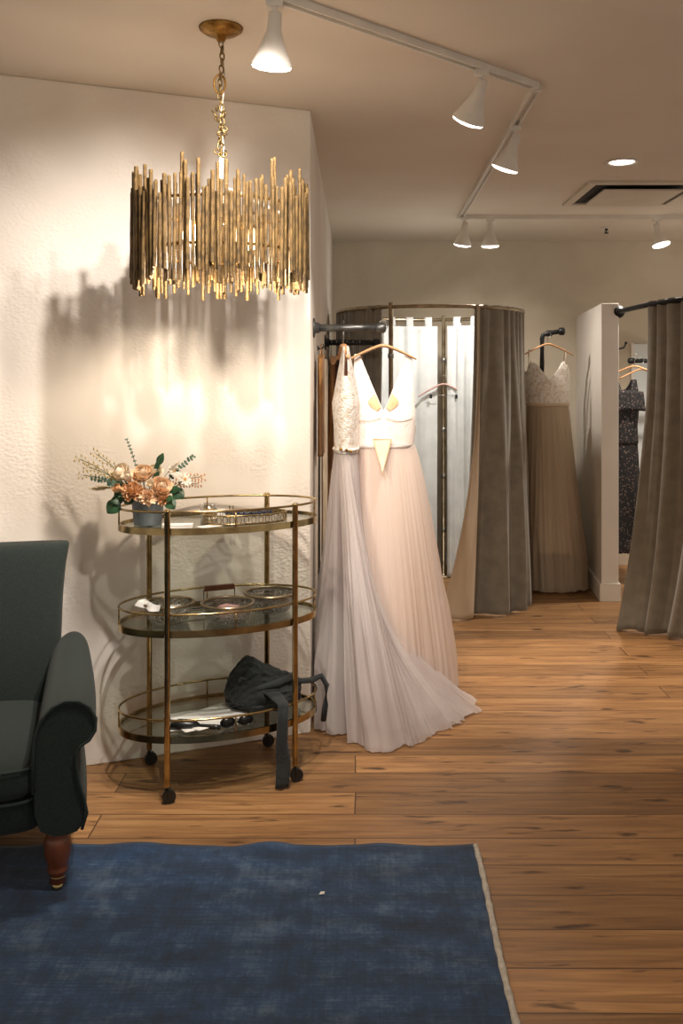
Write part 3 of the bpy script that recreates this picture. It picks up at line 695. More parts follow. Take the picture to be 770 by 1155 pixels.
# ------------------------------------------------------------------ chandelier
CH = Vector((-.431, 2.96, 0))
ch = empty('chandelier', (CH.x, CH.y, 1.9), 0, 'drum chandelier of gilded hanging rods on a chain below the ceiling', 'chandelier')
def lz(z): return z-1.9
MB().lathe([(.012, lz(CEIL)-.045), (.018, lz(CEIL)-.03), (.05, lz(CEIL)-.02), (.068, lz(CEIL)-.008), (.070, lz(CEIL)-.001), (.03, lz(CEIL)-.0005)], 40).build('ceiling_canopy', M_gold, ch)
zc = CEIL-.045
link = MB().tube([(.007*cos(w*2*pi/16), 0, .0135*sin(w*2*pi/16)) for w in range(16)], .0024, 6, closed=True, up=Vector((0, 1, 0)))
lk = None; z = zc-.006; i = 0
while z > 2.165:
    if lk is None: lk = o = link.build('chain_link', M_chain, ch)
    else: o = lk.copy(); C.objects.link(o)
    o.location = (.004*sin(i*.7), .003*cos(i*1.1), lz(z)); o.rotation_euler = (R(rnd.uniform(-8, 8)), R(rnd.uniform(-8, 8)), (i % 2)*pi/2+.5); z -= .0205; i += 1
# carabiner, gathered spare chain
m = MB(); m.tube([(-.004+.018*cos(w*2*pi/20), 0, lz(2.40)+.030*sin(w*2*pi/20)) for w in range(20)], .0035, 8, closed=True, up=Vector((0, 1, 0))); m.build('carabiner', M_gold, ch)
q = random.Random(3)
for k in range(14):
    o = lk.copy(); C.objects.link(o); o.location = (q.uniform(-.022, .016), q.uniform(-.016, .016), lz(2.325-.012*k+q.uniform(-.008, .008))); o.rotation_euler = (q.uniform(0, 3), q.uniform(0, 3), q.uniform(0, 3)); o.parent = ch
m = MB(); m.tube([(.006, .004, lz(zc)), (.012, .004, lz(2.4)), (-.004, .01, lz(2.3)), (.008, .0, lz(2.2)), (.0, 0, lz(2.03))], .0028, 6); m.build('electric_cord', M_metalw, ch)
MB().lathe([(.004, lz(2.17)), (.009, lz(2.15)), (.008, lz(2.06)), (.022, lz(2.045)), (.024, lz(2.03)), (.004, lz(2.02))], 16).build('cord_sleeve', M_metalw, ch)
RD = .257
for zz in (2.0, 1.86):
    MB().tube([(RD*cos(w*2*pi/72)*.97, RD*sin(w*2*pi/72)*.97, lz(zz)) for w in range(72)], .005, 8, closed=True).build('hoop', M_gold, ch)
for k in range(4):
    a = k*pi/2+.5
    MB().tube([(.0, 0, lz(2.05)), (.06*cos(a), .06*sin(a), lz(2.055)), (.13*cos(a), .13*sin(a), lz(2.035)), (.2*cos(a), .2*sin(a), lz(2.01)), (RD*.97*cos(a), RD*.97*sin(a), lz(2.0))], .005, 8).build('arm', M_metalw, ch)
    x, y = .10*cos(a), .10*sin(a)
    MB().tube([(0, 0, lz(1.96)), (x*.6, y*.6, lz(1.945)), (x, y, lz(1.96))], .004, 8).build('lamp_arm', M_gold, ch)
    MB().lathe([(.008, lz(1.96)), (.013, lz(1.962)), (.013, lz(1.995))], 14).build('socket', M_metalw, ch, loc=(x, y, 0))
    MB().lathe([(.008, lz(1.958)), (.014, lz(1.945)), (.024, lz(1.925)), (.026, lz(1.905)), (.019, lz(1.885)), (.006, lz(1.878))], 18).build('bulb', M_filament, ch, loc=(x, y, 0))
MB().tube([(0, 0, lz(2.05)), (0, 0, lz(1.95))], .006, 10).build('centre_stem', M_gold, ch)
rod = None; nr = 186; rest = MB()
rods = []
for k in range(nr):
    a = 2*pi*k/nr+rnd.uniform(-.012, .012)
    r_ = RD+.010+(.011 if k % 2 else -.012)*.6+rnd.uniform(-.003, .003)
    top = 2.055+rnd.choice([0, .0, -.01, .012, .06, .04, -.02, -.03])+rnd.uniform(-.018, .01)
    bot = 1.745+rnd.uniform(-.015, .06)
    rods.append((sin(a), a, r_, top, bot))
rods.sort()
for i, (_, a, r_, top, bot) in enumerate(rods):
    x, y = r_*cos(a), r_*sin(a); w = rnd.uniform(.8, 1.15)
    if i < 100:
        if rod is None:
            mr_ = MB().lathe([(.0055, -.5), (.0060, -.49), (.0056, -.2), (.0062, .1), (.0056, .3), (.0060, .49), (.0052, .5)], 8)
            rod = o = mr_.build('rod', M_goldrod, ch, auto=50)
        else: o = rod.copy(); C.objects.link(o)
        o.location = (x, y, lz((top+bot)/2)); o.scale = (w, w, top-bot); o.rotation_euler = (R(rnd.uniform(-.8, .8)), R(rnd.uniform(-.8, .8)), rnd.uniform(0, 3))
    else: rest.tube([(x, y, lz(bot)), (x, y, lz(top))], .0058*w, 8)
o = rest.build('rods', M_goldrod, ch, auto=50); o['kind'] = 'stuff'

# ------------------------------------------------------------------ lights on the ceiling
def track(name, a, b, label):
    a = Vector(a); b = Vector(b); L = (b-a).length; d = (b-a).normalized(); ang = math.atan2(d.y, d.x); c = (a+b)/2
    t = empty(name, (c.x, c.y, CEIL), ang, label, 'track', 'ceiling lighting tracks')
    m = MB().box((0, .0145, -.012), (L, .007, .024)).box((0, -.0145, -.012), (L, .007, .024)).box((0, 0, -.004), (L, .03, .008)); m.build('rail', M_metalw, t, smooth=False)
    m = MB().box((L/2, 0, -.0125), (.02, .04, .026)).box((-L/2, 0, -.0125), (.02, .04, .026)); m.build('end_cap', M_metalw, t, smooth=False, bevel=.002)
def CP(px, py): d = (CEIL-H)*F/(CY-py); return ((px-CX)*d/F, d)
t1a = CP(335, 0); t1b = CP(602, 93); v = (Vector(t1b)-Vector(t1a)); t1s = Vector(t1a)-v*.9
TR0 = (t1s.x, t1s.y, 0); TR1 = (t1b[0], t1b[1], 0)
track('lighting_track', TR0, TR1, 'white lighting track running diagonally across the ceiling above the chandelier')
track('lighting_track', (TR1[0]+.015, TR1[1]+.03, 0), (.70, 6.24, 0), 'white lighting track running back along the ceiling to the rear track')
track('lighting_track', (.69, 6.27, 0), (3.0, 6.27, 0), 'thin white lighting track running crosswise near the back wall')
def spotlamp(x, y, aim, label, energy, size, col, blend=.5, drop=.05, s=1.0, rad=.03):
    t = empty('track_spotlight', (x, y, CEIL-.024), 0, label, 'spotlight', 'white track spotlights')
    m = MB().box((0, 0, -.006), (.05, .03, .02)); m.tube([(0, 0, -.012), (0, 0, -drop)], .008, 10); m.build('mount', M_metalw, t, smooth=False, bevel=.002)
    base = Vector((0, 0, -drop)); d = (Vector(aim)-(Vector((x, y, CEIL-.024))+base)).normalized()
    rot = (-d).to_track_quat('Z', 'Y').to_matrix()
    L = .125*s; rr = .06*s
    MB().lathe([(.012, .022), (.02, .018), (.021, -.03), (.026, -.045), (rr*.72, -L*.72), (rr, -L), (rr*.98, -L-.006)], 32, base, rot, cap=False).build('lamp_shade', M_metalw, t)
    MB().lathe([(.012, .022), (.001, .023)], 16, base, rot).build('socket_cap', M_metalw, t)
    MB().lathe([(rr*.97, -L-.006), (rr*.92, -L-.013), (rr*.6, -L-.019), (.001, -L-.022)], 32, base, rot).build('lamp_face', M_bulb, t)
    w = Vector((x, y, CEIL-.024))+base+d*(L+.04)
    spot(w, aim, energy, size, col, blend, rad)
def spot(loc, aim, energy, size, col, blend=.5, rad=.03):
    if energy <= 0: return
    l = bpy.data.lights.new('spot', 'SPOT'); l.energy = energy; l.spot_size = R(size); l.spot_blend = blend; l.color = col[:3] if len(col) > 3 else col; l.shadow_soft_size = rad
    o = bpy.data.objects.new('spot', l); C.objects.link(o); o.location = loc
    o.rotation_euler = (Vector(aim)-Vector(loc)).to_track_quat('-Z', 'Y').to_euler()
WARM = (1, .86, .72); WHT = (1, .90, .80); COOL = (.93, .97, 1)
dv = v.normalized()
def onT1(d): k = (d-TR1[1])/dv.y; return TR1[0]+dv.x*k, d
x, y = onT1(2.70)
spotlamp(x-.01, y, (-.45, 3.3, 0.3), 'white track spotlight beside the chandelier canopy, largest in view', 6, 70, WARM, .9, s=1.0)
x, y = onT1(3.30)
spotlamp(x, y, (-.02, 4.0, 1.25), 'white track spotlight just before the corner of the track', 62, 62, WHT, .9)
spotlamp(.685, 4.02, (.2, 4.5, 1.0), 'white track spotlight just past the track corner', 45, 55, WARM, .9)
spotlamp(.725, 6.22, (.52, 6.75, .7), 'white track spotlight at the far end of the long track, over the fitting room', 28, 110, COOL, .8)
spotlamp(.90, 6.27, (.93, 6.55, .4), 'white track spotlight on the rear track pointing straight down', 42, 160, WHT, .8)
spotlamp(2.02, 6.27, (2.4, 5.9, .5), 'white track spotlight on the rear track above the right fitting room', 95, 150, WHT, .8)
# spotlight that throws the chandelier's shadow (just above the frame, on the same ceiling)
spotlamp(-.20, 2.15, (-.78, 3.6, 1.18), 'white track spotlight above the rug, at the end of the near track', 95, 88, (1, .905, .83), .75, rad=.022, s=.85, drop=.035)
spotlamp(.10, 2.02, (-.70, 3.6, 1.15), 'white track spotlight on its own short track right of the near one', 52, 84, (1, .905, .83), .8, rad=.03)
track('lighting_track', (-.20, .6, 0), (-.20, 2.22, 0), 'white lighting track above the rug nearest the camera')
track('lighting_track', (.10, .6, 0), (.10, 2.1, 0), 'white lighting track above the right part of the rug')

# recessed downlight
dl = empty('recessed_downlight', (1.353, 4.75, CEIL), 0, 'round recessed ceiling downlight glowing white', 'downlight')
MB().lathe([(.082, -.001), (.084, -.006), (.072, -.009), (.062, -.004), (.060, .0)], 40, cap=False).build('trim_ring', M_metalw, dl)
MB().lathe([(.061, -.003), (.04, -.006), (.001, -.007)], 32).build('lens', M_bulb, dl)
spot((1.353, 4.75, CEIL-.02), (1.30, 4.60, 0), 190, 48, (1, .84, .68), .9, .05)
# air vent
vt = empty('air_vent', (1.64, 5.54, CEIL), 0, 'square ceiling air diffuser with a flat centre panel', 'vent')
def frame(mb, s0, s1, z0, z1):
    for sx, sy, w, h in ((0, 1, s1*2, s1-s0), (0, -1, s1*2, s1-s0), (1, 0, s1-s0, s0*2), (-1, 0, s1-s0, s0*2)):
        mb.box((sx*(s0+s1)/2, sy*(s0+s1)/2, (z0+z1)/2), (w, h, abs(z1-z0)))
m = MB(); frame(m, .29, .34, -.014, 0); m.build('outer_frame', M_vent, vt, smooth=False, bevel=.003)
MB().box((0, 0, -.002), (.58, .58, .004)).build('duct_opening', M_dark, vt, smooth=False)
MB().box((0, 0, -.028), (.46, .46, .012)).build('centre_panel', M_vent, vt, smooth=False, bevel=.004)
# sprinkler
sk = empty('fire_sprinkler', (1.81, 6.75, CEIL), 0, 'small fire sprinkler head on the ceiling near the back wall', 'sprinkler')
MB().lathe([(.035, 0), (.036, -.006), (.012, -.010)], 20).build('escutcheon', M_metalw, sk)
m = MB().lathe([(.010, -.008), (.010, -.022), (.004, -.026), (.004, -.042), (.018, -.043), (.018, -.046)], 14); m.tube([(-.010, 0, -.02), (-.014, 0, -.032), (-.003, 0, -.043)], .002, 6); m.tube([(.010, 0, -.02), (.014, 0, -.032), (.003, 0, -.043)], .002, 6); m.build('nozzle', M_black, sk)

# ------------------------------------------------------------------ fitting room rail and curtains
RC = Vector((.5, 6.37, 0)); RR = .63; ZR = 1.924
def ring(phi, r=RR): return RC.x+r*sin(phi), RC.y-r*cos(phi)
fr = empty('curtain_rail', (RC.x, RC.y, 0), 0, 'round champagne metal curtain rail on upright poles round the left fitting room', 'curtain rail')
MB().tube([(RR*sin(w*2*pi/96), -RR*cos(w*2*pi/96), ZR) for w in range(96)], .0125, 10, closed=True).build('ring_rail', M_champ, fr)
for ph in (-27, 166):
    x, y = RR*sin(R(ph)), -RR*cos(R(ph))
    pz = MB().lathe([(.07, 0), (.072, .004), (.07, .010), (.022, .014), (.0145, .022), (.0145, ZR+.02), (.017, ZR+.024), (.012, ZR+.03)], 20).build('upright_pole', M_champ, fr, loc=(x, y, 0))
    for zz in (.35, .75, 1.1, 1.62):
        MB().lathe([(.0148, -.016), (.019, -.014), (.019, .014), (.0148, .016)], 16, (0, 0, zz)).build('pole_clamp', M_steel, pz)
def curtain(name, label, path, ztop, zbot, mat, liner, n=14, amp=.03, seed=0, botpath=None, side=1, hooks=True, flare=1.0, tabs=0, tabmat=None, inside=0, cat='curtain', group=None, lin_ext=0, tight=1.0, bow=1.5):
    """path(u) -> (x, y) at the top, botpath(u) at the hem; the pleats ride on it"""
    botpath = botpath or path
    t = empty(name, (0, 0, 0), 0, label, cat, group)
    def surf(off, u0=0, u1=1):
        def f(u, v):
            uu = lerp(u0, u1, u); s = 1-v  # v=0 hem
            x0, y0 = path(uu); x1, y1 = botpath(uu); k = sstep(0, 1, s)
            k = 1-v
            kk = k**bow
            x, y = lerp(x0, x1, kk), lerp(y0, y1, kk)
            e = 1e-3; xa, ya = path(min(1, uu+e)); xb, yb = path(max(0, uu-e)); tx, ty = xa-xb, ya-yb; l = math.hypot(tx, ty) or 1; nx, ny = ty/l, -tx/l
            ph = uu*n*2*pi + 4.2*N(uu*n*.45, seed, 0)+ 2.2*N(uu*n*.3, seed+3, s*.9)*s
            w0 = sin(ph)+.3*sin(2*ph+1+2*s); w0 *= .45+1.1*abs(N(uu*n*.5, seed, 5))
            w1 = 1.5*N(uu*n*.55, seed+8, s*.5)+.6*sin(ph*.5+s*.6)
            w = lerp(w0, w0*.45+w1*1.3, sstep(.0, .55, s))
            a = amp*(tight*.45+.75*sstep(0, .9, s)*flare)
            dsp = a*w+.03*N(uu*3, seed*2+1, s*2)*s + off
            z = lerp(ztop, zbot, k)
            if k > .985: z += .0
            z += .012*N(uu*14, seed, 2)*sstep(.93, 1, k)
            return (x+nx*dsp*side, y+ny*dsp*side, z)
        return f
    res = int(n*14)
    MB().grid(res, 60, surf(0)).build('curtain_cloth', mat, t, solid=.004)
    if liner:
        MB().grid(res, 60, surf(-.012, -lin_ext if lin_ext else .0, 1)).build('lining', liner, t, solid=.003)
    return t, surf
# right grey curtain of the ring
def mk(p0, p1, r0=RR): return lambda u: ring(R(lerp(p0, p1, u)), r0)
def bp1(u):
    a = lerp(15, 104, u**.9); r = .665+.05*sin(u*5)
    return ring(R(a), r)
curtain('fitting_room_curtain', 'taupe velvet curtain bunched at the right side of the round rail', mk(22, 118), ZR+.015, .012, M_velvet, M_lining, n=13, amp=.030, seed=1, botpath=bp1, side=1, group='velvet fitting room curtains', flare=1.15)
# turned-out lining edge
def edgef(u, v):
    s = 1-v; a0 = 22; a1 = lerp(22, 0, s**2.2)
    ang = lerp(a1, 22-5*s**1.6+.8, u); r = RR+.03+.05*s+.012*sin(u*7+s*3)
    x, y = ring(R(ang), r); return (x, y, lerp(ZR, .012, s))
def bl(u): return ring(R(lerp(-34, -108, u)), .66)
curtain('fitting_room_curtain', 'taupe velvet curtain at the left of the round rail behind the gowns', mk(-33, -108), ZR+.015, .012, M_velvet, M_lining, n=10, amp=.026, seed=4, botpath=bl, side=-1, group='velvet fitting room curtains')
def tabcurtain(name, label, p0, p1, seed, ntab):
    t, s = curtain(name, label, mk(p0, p1, RR-.03), ZR-.05, .01, M_lining, None, n=7, amp=.018, seed=seed, side=1, group='white inner curtains', flare=1.3)
    for k in range(ntab):
        a = R(lerp(p0, p1, (k+.5)/ntab)); w = .028/RR
        m = MB()
        def tf(u, v, a=a, w=w):
            ang = a+(u-.5)*2*w; th = v*2*pi
            x, y = ring(ang, RR+.016*sin(th)); return (x, y, (ZR-.035)+.055*cos(th))
        m.grid(5, 16, tf); m.build('tab', M_lining, t, solid=.003)
tabcurtain('white_curtain', 'white tab-top curtain at the back of the round fitting room, left of the pole', 163, 112, 11, 4)
tabcurtain('white_curtain', 'white tab-top curtain at the back of the round fitting room, right of the pole', 248, 170, 15, 6)
m = MB().grid(30, 60, edgef); lt = m.build('curtain_hem_lining', M_satC, None, solid=.003)
# parent the turned-out edge to the right-hand velvet curtain
for o in C.objects:
    if o.get('label', '').startswith('taupe velvet curtain bunched'): lt.parent = o
lt.name = 'turned_edge'; lt['label'] = 'cream lining turned outwards'
# white cloth pooled on the floor inside
m = MB().grid(40, 30, lambda u, v: (lerp(.50, .80, u)+.02*N(v*5, 0, 0), lerp(5.86, 6.3, v)+.03*N(u*4, 1, 0), .008+.018*max(0, N(u*6, v*5, 3))))
o = m.build('floor_cloth', M_lining, solid=.003); tag(o, 'white cloth spread on the floor inside the round fitting room', 'cloth')

# hangers
def hanger(parent, w, mat, z=0, hook=.10, drop=.055, name='hanger', lab=None, cat=None, loc=None, rz=0, group=None):
    """z = height of the shoulder's neck in the parent's frame; plane is local XZ"""
    if parent is None: t = empty(name, loc, rz, lab, cat, group)
    else: t = parent
    pts = [(s*w/2, 0, z-drop*abs(s)**1.25*1.0-.004*(abs(s) < .05)) for s in [lerp(-1, 1, k/30) for k in range(31)]]
    rad = [lerp(.0155, .010, abs(lerp(-1, 1, k/30))) for k in range(31)]; rad[0] = rad[-1] = .006
    m = MB().tube(pts, rad, 10, flat=.5, up=Vector((0, 1, 0))*-1)
    m2 = MB()
    # tall flat section
    vs = []
    for v in m.v: vs.append(v)
    m.build('shoulder', mat, t)
    hr = .020; pts = [(0, 0, z+.005), (0, 0, z+hook-2*hr-.004)]
    for k in range(11):
        a = R(-75+k*24); pts.append((hr*cos(a)*1.0-.0, 0, z+hook-hr+hr*sin(a)))
    MB().tube(pts, .0022, 8, up=Vector((0, 1, 0))).build('hook', M_steel, t)
    return t

# wall pipes
def pipe(name, label, pts, r, mat, flange_at, flange_dir, cap=True, group=None):
    p0 = Vector(pts[0]); t = empty(name, p0, 0, label, 'pipe', group)
    MB().tube([Vector(p)-p0 for p in pts], r, 14).build('pipe_bar', mat, t)
    Mx = Vector(flange_dir).to_track_quat('Z', 'Y').to_matrix()
    MB().lathe([(r*2.6, 0), (r*2.6, .007), (r*1.5, .010), (r*1.35, .028), (r, .028)], 24, Vector(flange_at)-p0, Mx).build('flange', mat, t)
    if cap:
        d = (Vector(pts[-1])-Vector(pts[-2])).normalized(); M2 = d.to_track_quat('Z', 'Y').to_matrix()
        MB().lathe([(r*1.25, -.04), (r*1.35, -.038), (r*1.35, -.005), (r*.9, .004)], 20, Vector(pts[-1])-p0, M2).build('end_cap', mat, t)
    return t
ZP = 1.692
pipe('clothes_pipe', 'grey iron wall pipe nearest the camera carrying the two big gowns', [(-.191, 4.09, ZP), (.125, 4.09, ZP)], .0165, M_grayp, (-.191, 4.09, ZP), (1, 0, 0), group='wall-mounted clothes pipes')
pipe('clothes_pipe', 'black iron wall pipe behind the gowns with tan garments on it', [(-.191, 5.57, ZP), (.14, 5.57, ZP)], .0175, M_black, (-.191, 5.57, ZP), (1, 0, 0), group='wall-mounted clothes pipes')

# ------------------------------------------------------------------ gowns
def bodice(parent, mat, c, rx, ry, z0, ztop, n=220, nv=26, solid=.003, name='bodice', bump=0):
    def f(u, v):
        a = 2*pi*u; z = lerp(z0, ztop(a), v)
        k = 0
        return (c[0]+rx(z)*cos(a), c[1]+ry(z)*sin(a), z+k)
    return MB().grid(n, nv, f, closeu=True).build(name, mat, parent, solid=solid)
def vneck(zV, zS, zA, zB, s0=.74, s1=.93):
    def f(a):
        s = abs(cos(a)); front = sin(a) < 0
        zz = zV if front else zB
        if s < s0: return zz+(zS-zz)*(s/s0)**(1.0 if front else 2.2)
        if s < s1: return zS
        return lerp(zS, zA, sstep(s1, s1+.035, s))
    return f
def skirt(parent, mat, name, zw, w, zf, foot, expo, npl=26, amp=.012, seed=0, solid=0, n=420, nv=46, scale=1.0, hemz=None, sub=0, notch=None):
    def f(u, v):
        a = 2*pi*u; s = v
        wx, wy = w[0]+w[2]*cos(a), w[1]+w[3]*sin(a)
        fx, fy = foot(a)
        mx_, my_ = foot.c
        fx, fy = mx_+(fx-mx_)*scale, my_+(fy-my_)*scale
        e = expo(a)
        k = s**e; kc = s**1.3
        cx_, cy_ = lerp(w[0], mx_, kc), lerp(w[1], my_, kc)
        x = lerp(wx, fx, k); y = lerp(wy, fy, k)
        ca_, sa_ = cos(a), sin(a); q1 = npl/6.5; q2 = npl/2.6; wv = .5*N(ca_*2, sa_*2, seed+s*1.5)
        r1 = 1-2.6*abs(N(ca_*q1+wv, sa_*q1, seed+s*.5)); r2 = 1-2.6*abs(N(ca_*q2+wv, sa_*q2+3, seed+s*.9))
        p = 1.6*r1*(.35+.8*s)+.42*r2*(1-.3*s)+1.6*N(ca_*1.7, sa_*1.7, seed+s)*s+.12*N(ca_*npl*.8, sa_*npl*.8, seed+s*2)-.3
        if notch is not None:
            dn = (a-notch+pi) % (2*pi)-pi; p -= 7*s**.5*math.exp(-(dn/.09)**2)
        am = amp*(.3+1.35*s)*min(1, s*8+.2)
        if s > .8: am *= 1-.5*sstep(.8, 1, s)
        dx, dy = x-cx_, y-cy_; l = math.hypot(dx, dy) or 1
        x += dx/l*am*p; y += dy/l*am*p
        zb = zf+(hemz(a) if hemz else 0)
        z = lerp(zw, zb, s)
        # cloth settles as it meets the floor
        z += (.022*max(0, N(x*16, y*16, seed))+.012*max(0, N(x*40, y*40, seed)))*sstep(.86, 1, s)
        x = max(x, -.178)
        return (x, y, max(z, .006))
    return MB().grid(n, nv, f, closeu=True).build(name, mat, parent, solid=solid)
def footpoly(pts):
    cx_ = sum(p[0] for p in pts)/len(pts); cy_ = sum(p[1] for p in pts)/len(pts)
    pol = sorted((math.atan2(p[1]-cy_, p[0]-cx_) % (2*pi), math.hypot(p[0]-cx_, p[1]-cy_)) for p in pts)
    pol = [(pol[-1][0]-2*pi, pol[-1][1])]+pol+[(pol[0][0]+2*pi, pol[0][1])]
    def f(a):
        a = a % (2*pi)
        for (a0, r0), (a1, r1) in zip(pol, pol[1:]):
            if a0 <= a <= a1:
                t = (a-a0)/(a1-a0) if a1 > a0 else 0; r_ = lerp(r0, r1, t*t*(3-2*t)); return cx_+r_*cos(a), cy_+r_*sin(a)
        return cx_, cy_
    f.c = (cx_, cy_); return f

# gown B: blush V-neck, faces the camera
HB = (.117, 4.14)
hanger(None, .295, M_hang, 0, .108, .062, 'wooden_hanger', 'pale wooden hanger carrying the V-neck gown at the pipe end', 'hanger', (HB[0], 4.10, ZP-.075), R(6), 'wooden hangers in use')
gb = empty('wedding_gown', (0, 0, 0), 0, 'blush tulle V-neck wedding gown facing out from the end of the grey pipe', 'gown')
rxB = lambda z: interp([(1.15, .135), (1.19, .138), (1.30, .148), (1.42, .142), (1.62, .134)], z)
ryB = lambda z: interp([(1.15, .085), (1.19, .085), (1.30, .09), (1.42, .07), (1.57, .02), (1.62, .016)], z)
cB = (HB[0], 4.13)
bodice(gb, M_bodB, cB, rxB, ryB, 1.165, vneck(1.328, 1.578, 1.27, 1.25, .76, .93))
# cups inside the neckline
for sg in (1, -1):
    def cup(u, v, sg=sg):
        z = lerp(1.342, 1.408, v); sv = (z-1.328)/(1.578-1.328)*.76*rxB(z)+.003
        X = cB[0]+sg*(sv+u*.042*math.sin(pi*min(.98, .1+v*.85))**.8); Z = z-u*.016
        c_ = max(-1, min(1, (X-cB[0])/rxB(Z))); return (X, cB[1]-ryB(Z)*math.sqrt(1-c_*c_)-.0035-.004*sin(pi*u)*sin(pi*v), Z)
    MB().grid(12, 14, cup).build('cup', M_peach, gb, solid=.001)
# waist inset triangle with satin binding
def onB(x, z, off=.006):
    s = max(-1, min(1, x/rxB(z))); return (cB[0]+x, cB[1]-ryB(z)*math.sqrt(1-s*s)-off, z)
m = MB(); m.grid(10, 10, lambda u, v: (cB[0]-.006+(u-.5)*.078*(1-v), cB[1]-.098-.05*v, lerp(1.205, 1.07, v)), )
m.build('waist_inset', pm('inset_lining', 'dfbf9f', 'e8ceb3', rough=.7), gb, solid=.001)
m = MB(); tri = [(cB[0]-.006-.040, cB[1]-.101, 1.207), (cB[0]-.006+.040, cB[1]-.101, 1.207), (cB[0]-.006, cB[1]-.153, 1.066)]
m.tube(tri+[tri[0]], .0022, 6, up=Vector((0, 1, 0))); m.build('inset_binding', M_peach, gb)
m = MB().tube([(cB[0]+.137*cos(a), cB[1]+.087*sin(a), 1.185) for a in [2*pi*k/60 for k in range(60)]], .0012, 8, closed=True); m.build('waist_seam', M_bodB, gb)
for sg in (1, -1):   # bust seam
    MB().tube([onB(sg*x, 1.305-.02*sin(x*22)) for x in [lerp(.01, .125, k/12) for k in range(13)]], .0016, 5, up=Vector((0, 1, 0))).build('bust_seam', M_satB, gb)
footB = footpoly([(.46, 4.5), (.40, 4.22), (.22, 4.08), (.02, 4.12), (-.10, 4.3), (-.08, 4.5), (.1, 4.72), (.34, 4.74)])
skirt(gb, M_tulB, 'tulle_overlay', 1.185, (cB[0], cB[1], .137, .086), .006, footB, lambda a: .78, 30, .010, 2)
skirt(gb, M_satB, 'satin_lining', 1.185, (cB[0], cB[1], .130, .080), .03, footB, lambda a: .8, 14, .008, 5, scale=.86)

# gown A: side on, lilac-grey tulle with a train
HA = (-.058, 4.09)
hanger(None, .36, M_hang, 0, .108, .06, 'wooden_hanger', 'pale wooden hanger seen edge-on carrying the lilac gown', 'hanger', (HA[0], HA[1], ZP-.075), R(97), 'wooden hangers in use')
ga = empty('wedding_gown', (0, 0, 0), 0, 'ivory lace and lilac-grey tulle gown hung side-on with its train on the floor', 'gown')
gaR = empty('x', (0, 0, 0)); bpy.data.objects.remove(gaR)
cA = (HA[0]+.012, HA[1]-.03)
rxA = lambda z: interp([(1.1, .062), (1.17, .05), (1.25, .052), (1.36, .060), (1.48, .038), (1.60, .018)], z)
ryA = lambda z: interp([(1.1, .15), (1.17, .13), (1.25, .14), (1.36, .155), (1.5, .15), (1.60, .14)], z)
def ztA(a):
    s = abs(sin(a))
    if s > .74 and s < .94: return 1.605
    if s >= .94: return lerp(1.605, 1.48, sstep(.94, .975, s))
    return lerp(1.47 if cos(a) > 0 else 1.50, 1.605, (s/.74)**1.6)
bodice(ga, M_lace, cA, rxA, ryA, 1.15, ztA)
MB().tube([(cA[0]+.052*cos(a), cA[1]+.133*sin(a), 1.165) for a in [2*pi*k/60 for k in range(60)]], .007, 8, closed=True).build('beaded_belt', M_lace, ga)
for k, (x_, dz) in enumerate(((-.02, .02), (.004, 0), (.02, -.022))):
    MB().lathe([(.001, -.007), (.007, -.004), (.008, .001), (.001, .007)], 10, (cA[0]+x_, cA[1]-.145, 1.168+dz*.2)).build('belt_jewel', M_gold, ga)
footA = footpoly([(-.17, 4.25), (-.172, 4.02), (-.13, 3.86), (-.02, 3.74), (.10, 3.66), (.20, 3.72), (.32, 3.86), (.45, 4.0), (.545, 4.14), (.50, 4.28), (.3, 4.34), (.1, 4.38), (-.08, 4.36)])
def exA(a):
    r_ = max(0, cos(a-.15)); return 1.0+2.2*r_**1.2+.15*max(0, -sin(a))
skirt(ga, M_tulA, 'tulle_overlay', 1.16, (cA[0], cA[1], .052, .132), .006, footA, exA, 34, .019, 9, n=640, nv=70, notch=R(360-128))
skirt(ga, M_tulA, 'tulle_layer', 1.16, (cA[0], cA[1], .049, .128), .008, footA, lambda a: exA(a)*1.1, 24, .024, 13, scale=.97, n=480, notch=R(360-128))
skirt(ga, M_satA, 'satin_lining', 1.16, (cA[0], cA[1], .046, .124), .03, footA, lambda a: exA(a)*1.25, 12, .012, 4, scale=.62)

# gown C behind, beside the partition
PC = P(614, 383, 6.62)
t = empty('wall_bracket', (PC.x, 7.42, 1.50), 0, 'black iron pipe bracket with an elbow and cap behind the cream gown', 'bracket')
zt = PC.z+.045
m = MB(); b0 = Vector((PC.x, 7.42, 1.50))
m.tube([Vector(p)-b0 for p in [(PC.x-.012, 7.42, 1.50), (PC.x-.012, 6.72, 1.50), (PC.x-.012, 6.66, 1.53), (PC.x-.012, 6.65, 1.60), (PC.x-.012, 6.65, zt-.035), (PC.x-.005, 6.65, zt-.012), (PC.x+.02, 6.645, zt-.002), (PC.x+.05, 6.635, zt+.004), (PC.x+.115, 6.60, zt+.012)]], .0165, 14); m.build('bent_pipe', M_black, t)
MB().lathe([(.022, -.02), (.027, -.017), (.028, .012), (.018, .02)], 20, Vector((PC.x+.118, 6.598, zt+.012))-b0, Vector((1, -.5, 0)).to_track_quat('Z', 'Y').to_matrix()).build('end_cap', M_black, t)
MB().lathe([(.022, -.02), (.023, .02)], 16, Vector((PC.x+.035, 6.64, zt))-b0, Matrix.Rotation(pi/2, 3, 'Y')).build('elbow_joint', M_black, t)
MB().lathe([(.045, 0), (.045, .008), (.02, .012)], 20, (-.012, 0, 0), Matrix.Rotation(pi/2, 3, 'X')).build('flange', M_black, t)
hanger(None, .36, M_hang, 0, .085, .085, 'wooden_hanger', 'wooden hanger on the black bracket holding the cream gown', 'hanger', (PC.x+.02, 6.60, PC.z-.03), R(-4), 'wooden hangers in use')
gc = empty('wedding_gown', (0, 0, 0), 0, 'cream gown with lace sweetheart bodice and gathered tulle skirt beside the partition', 'gown')
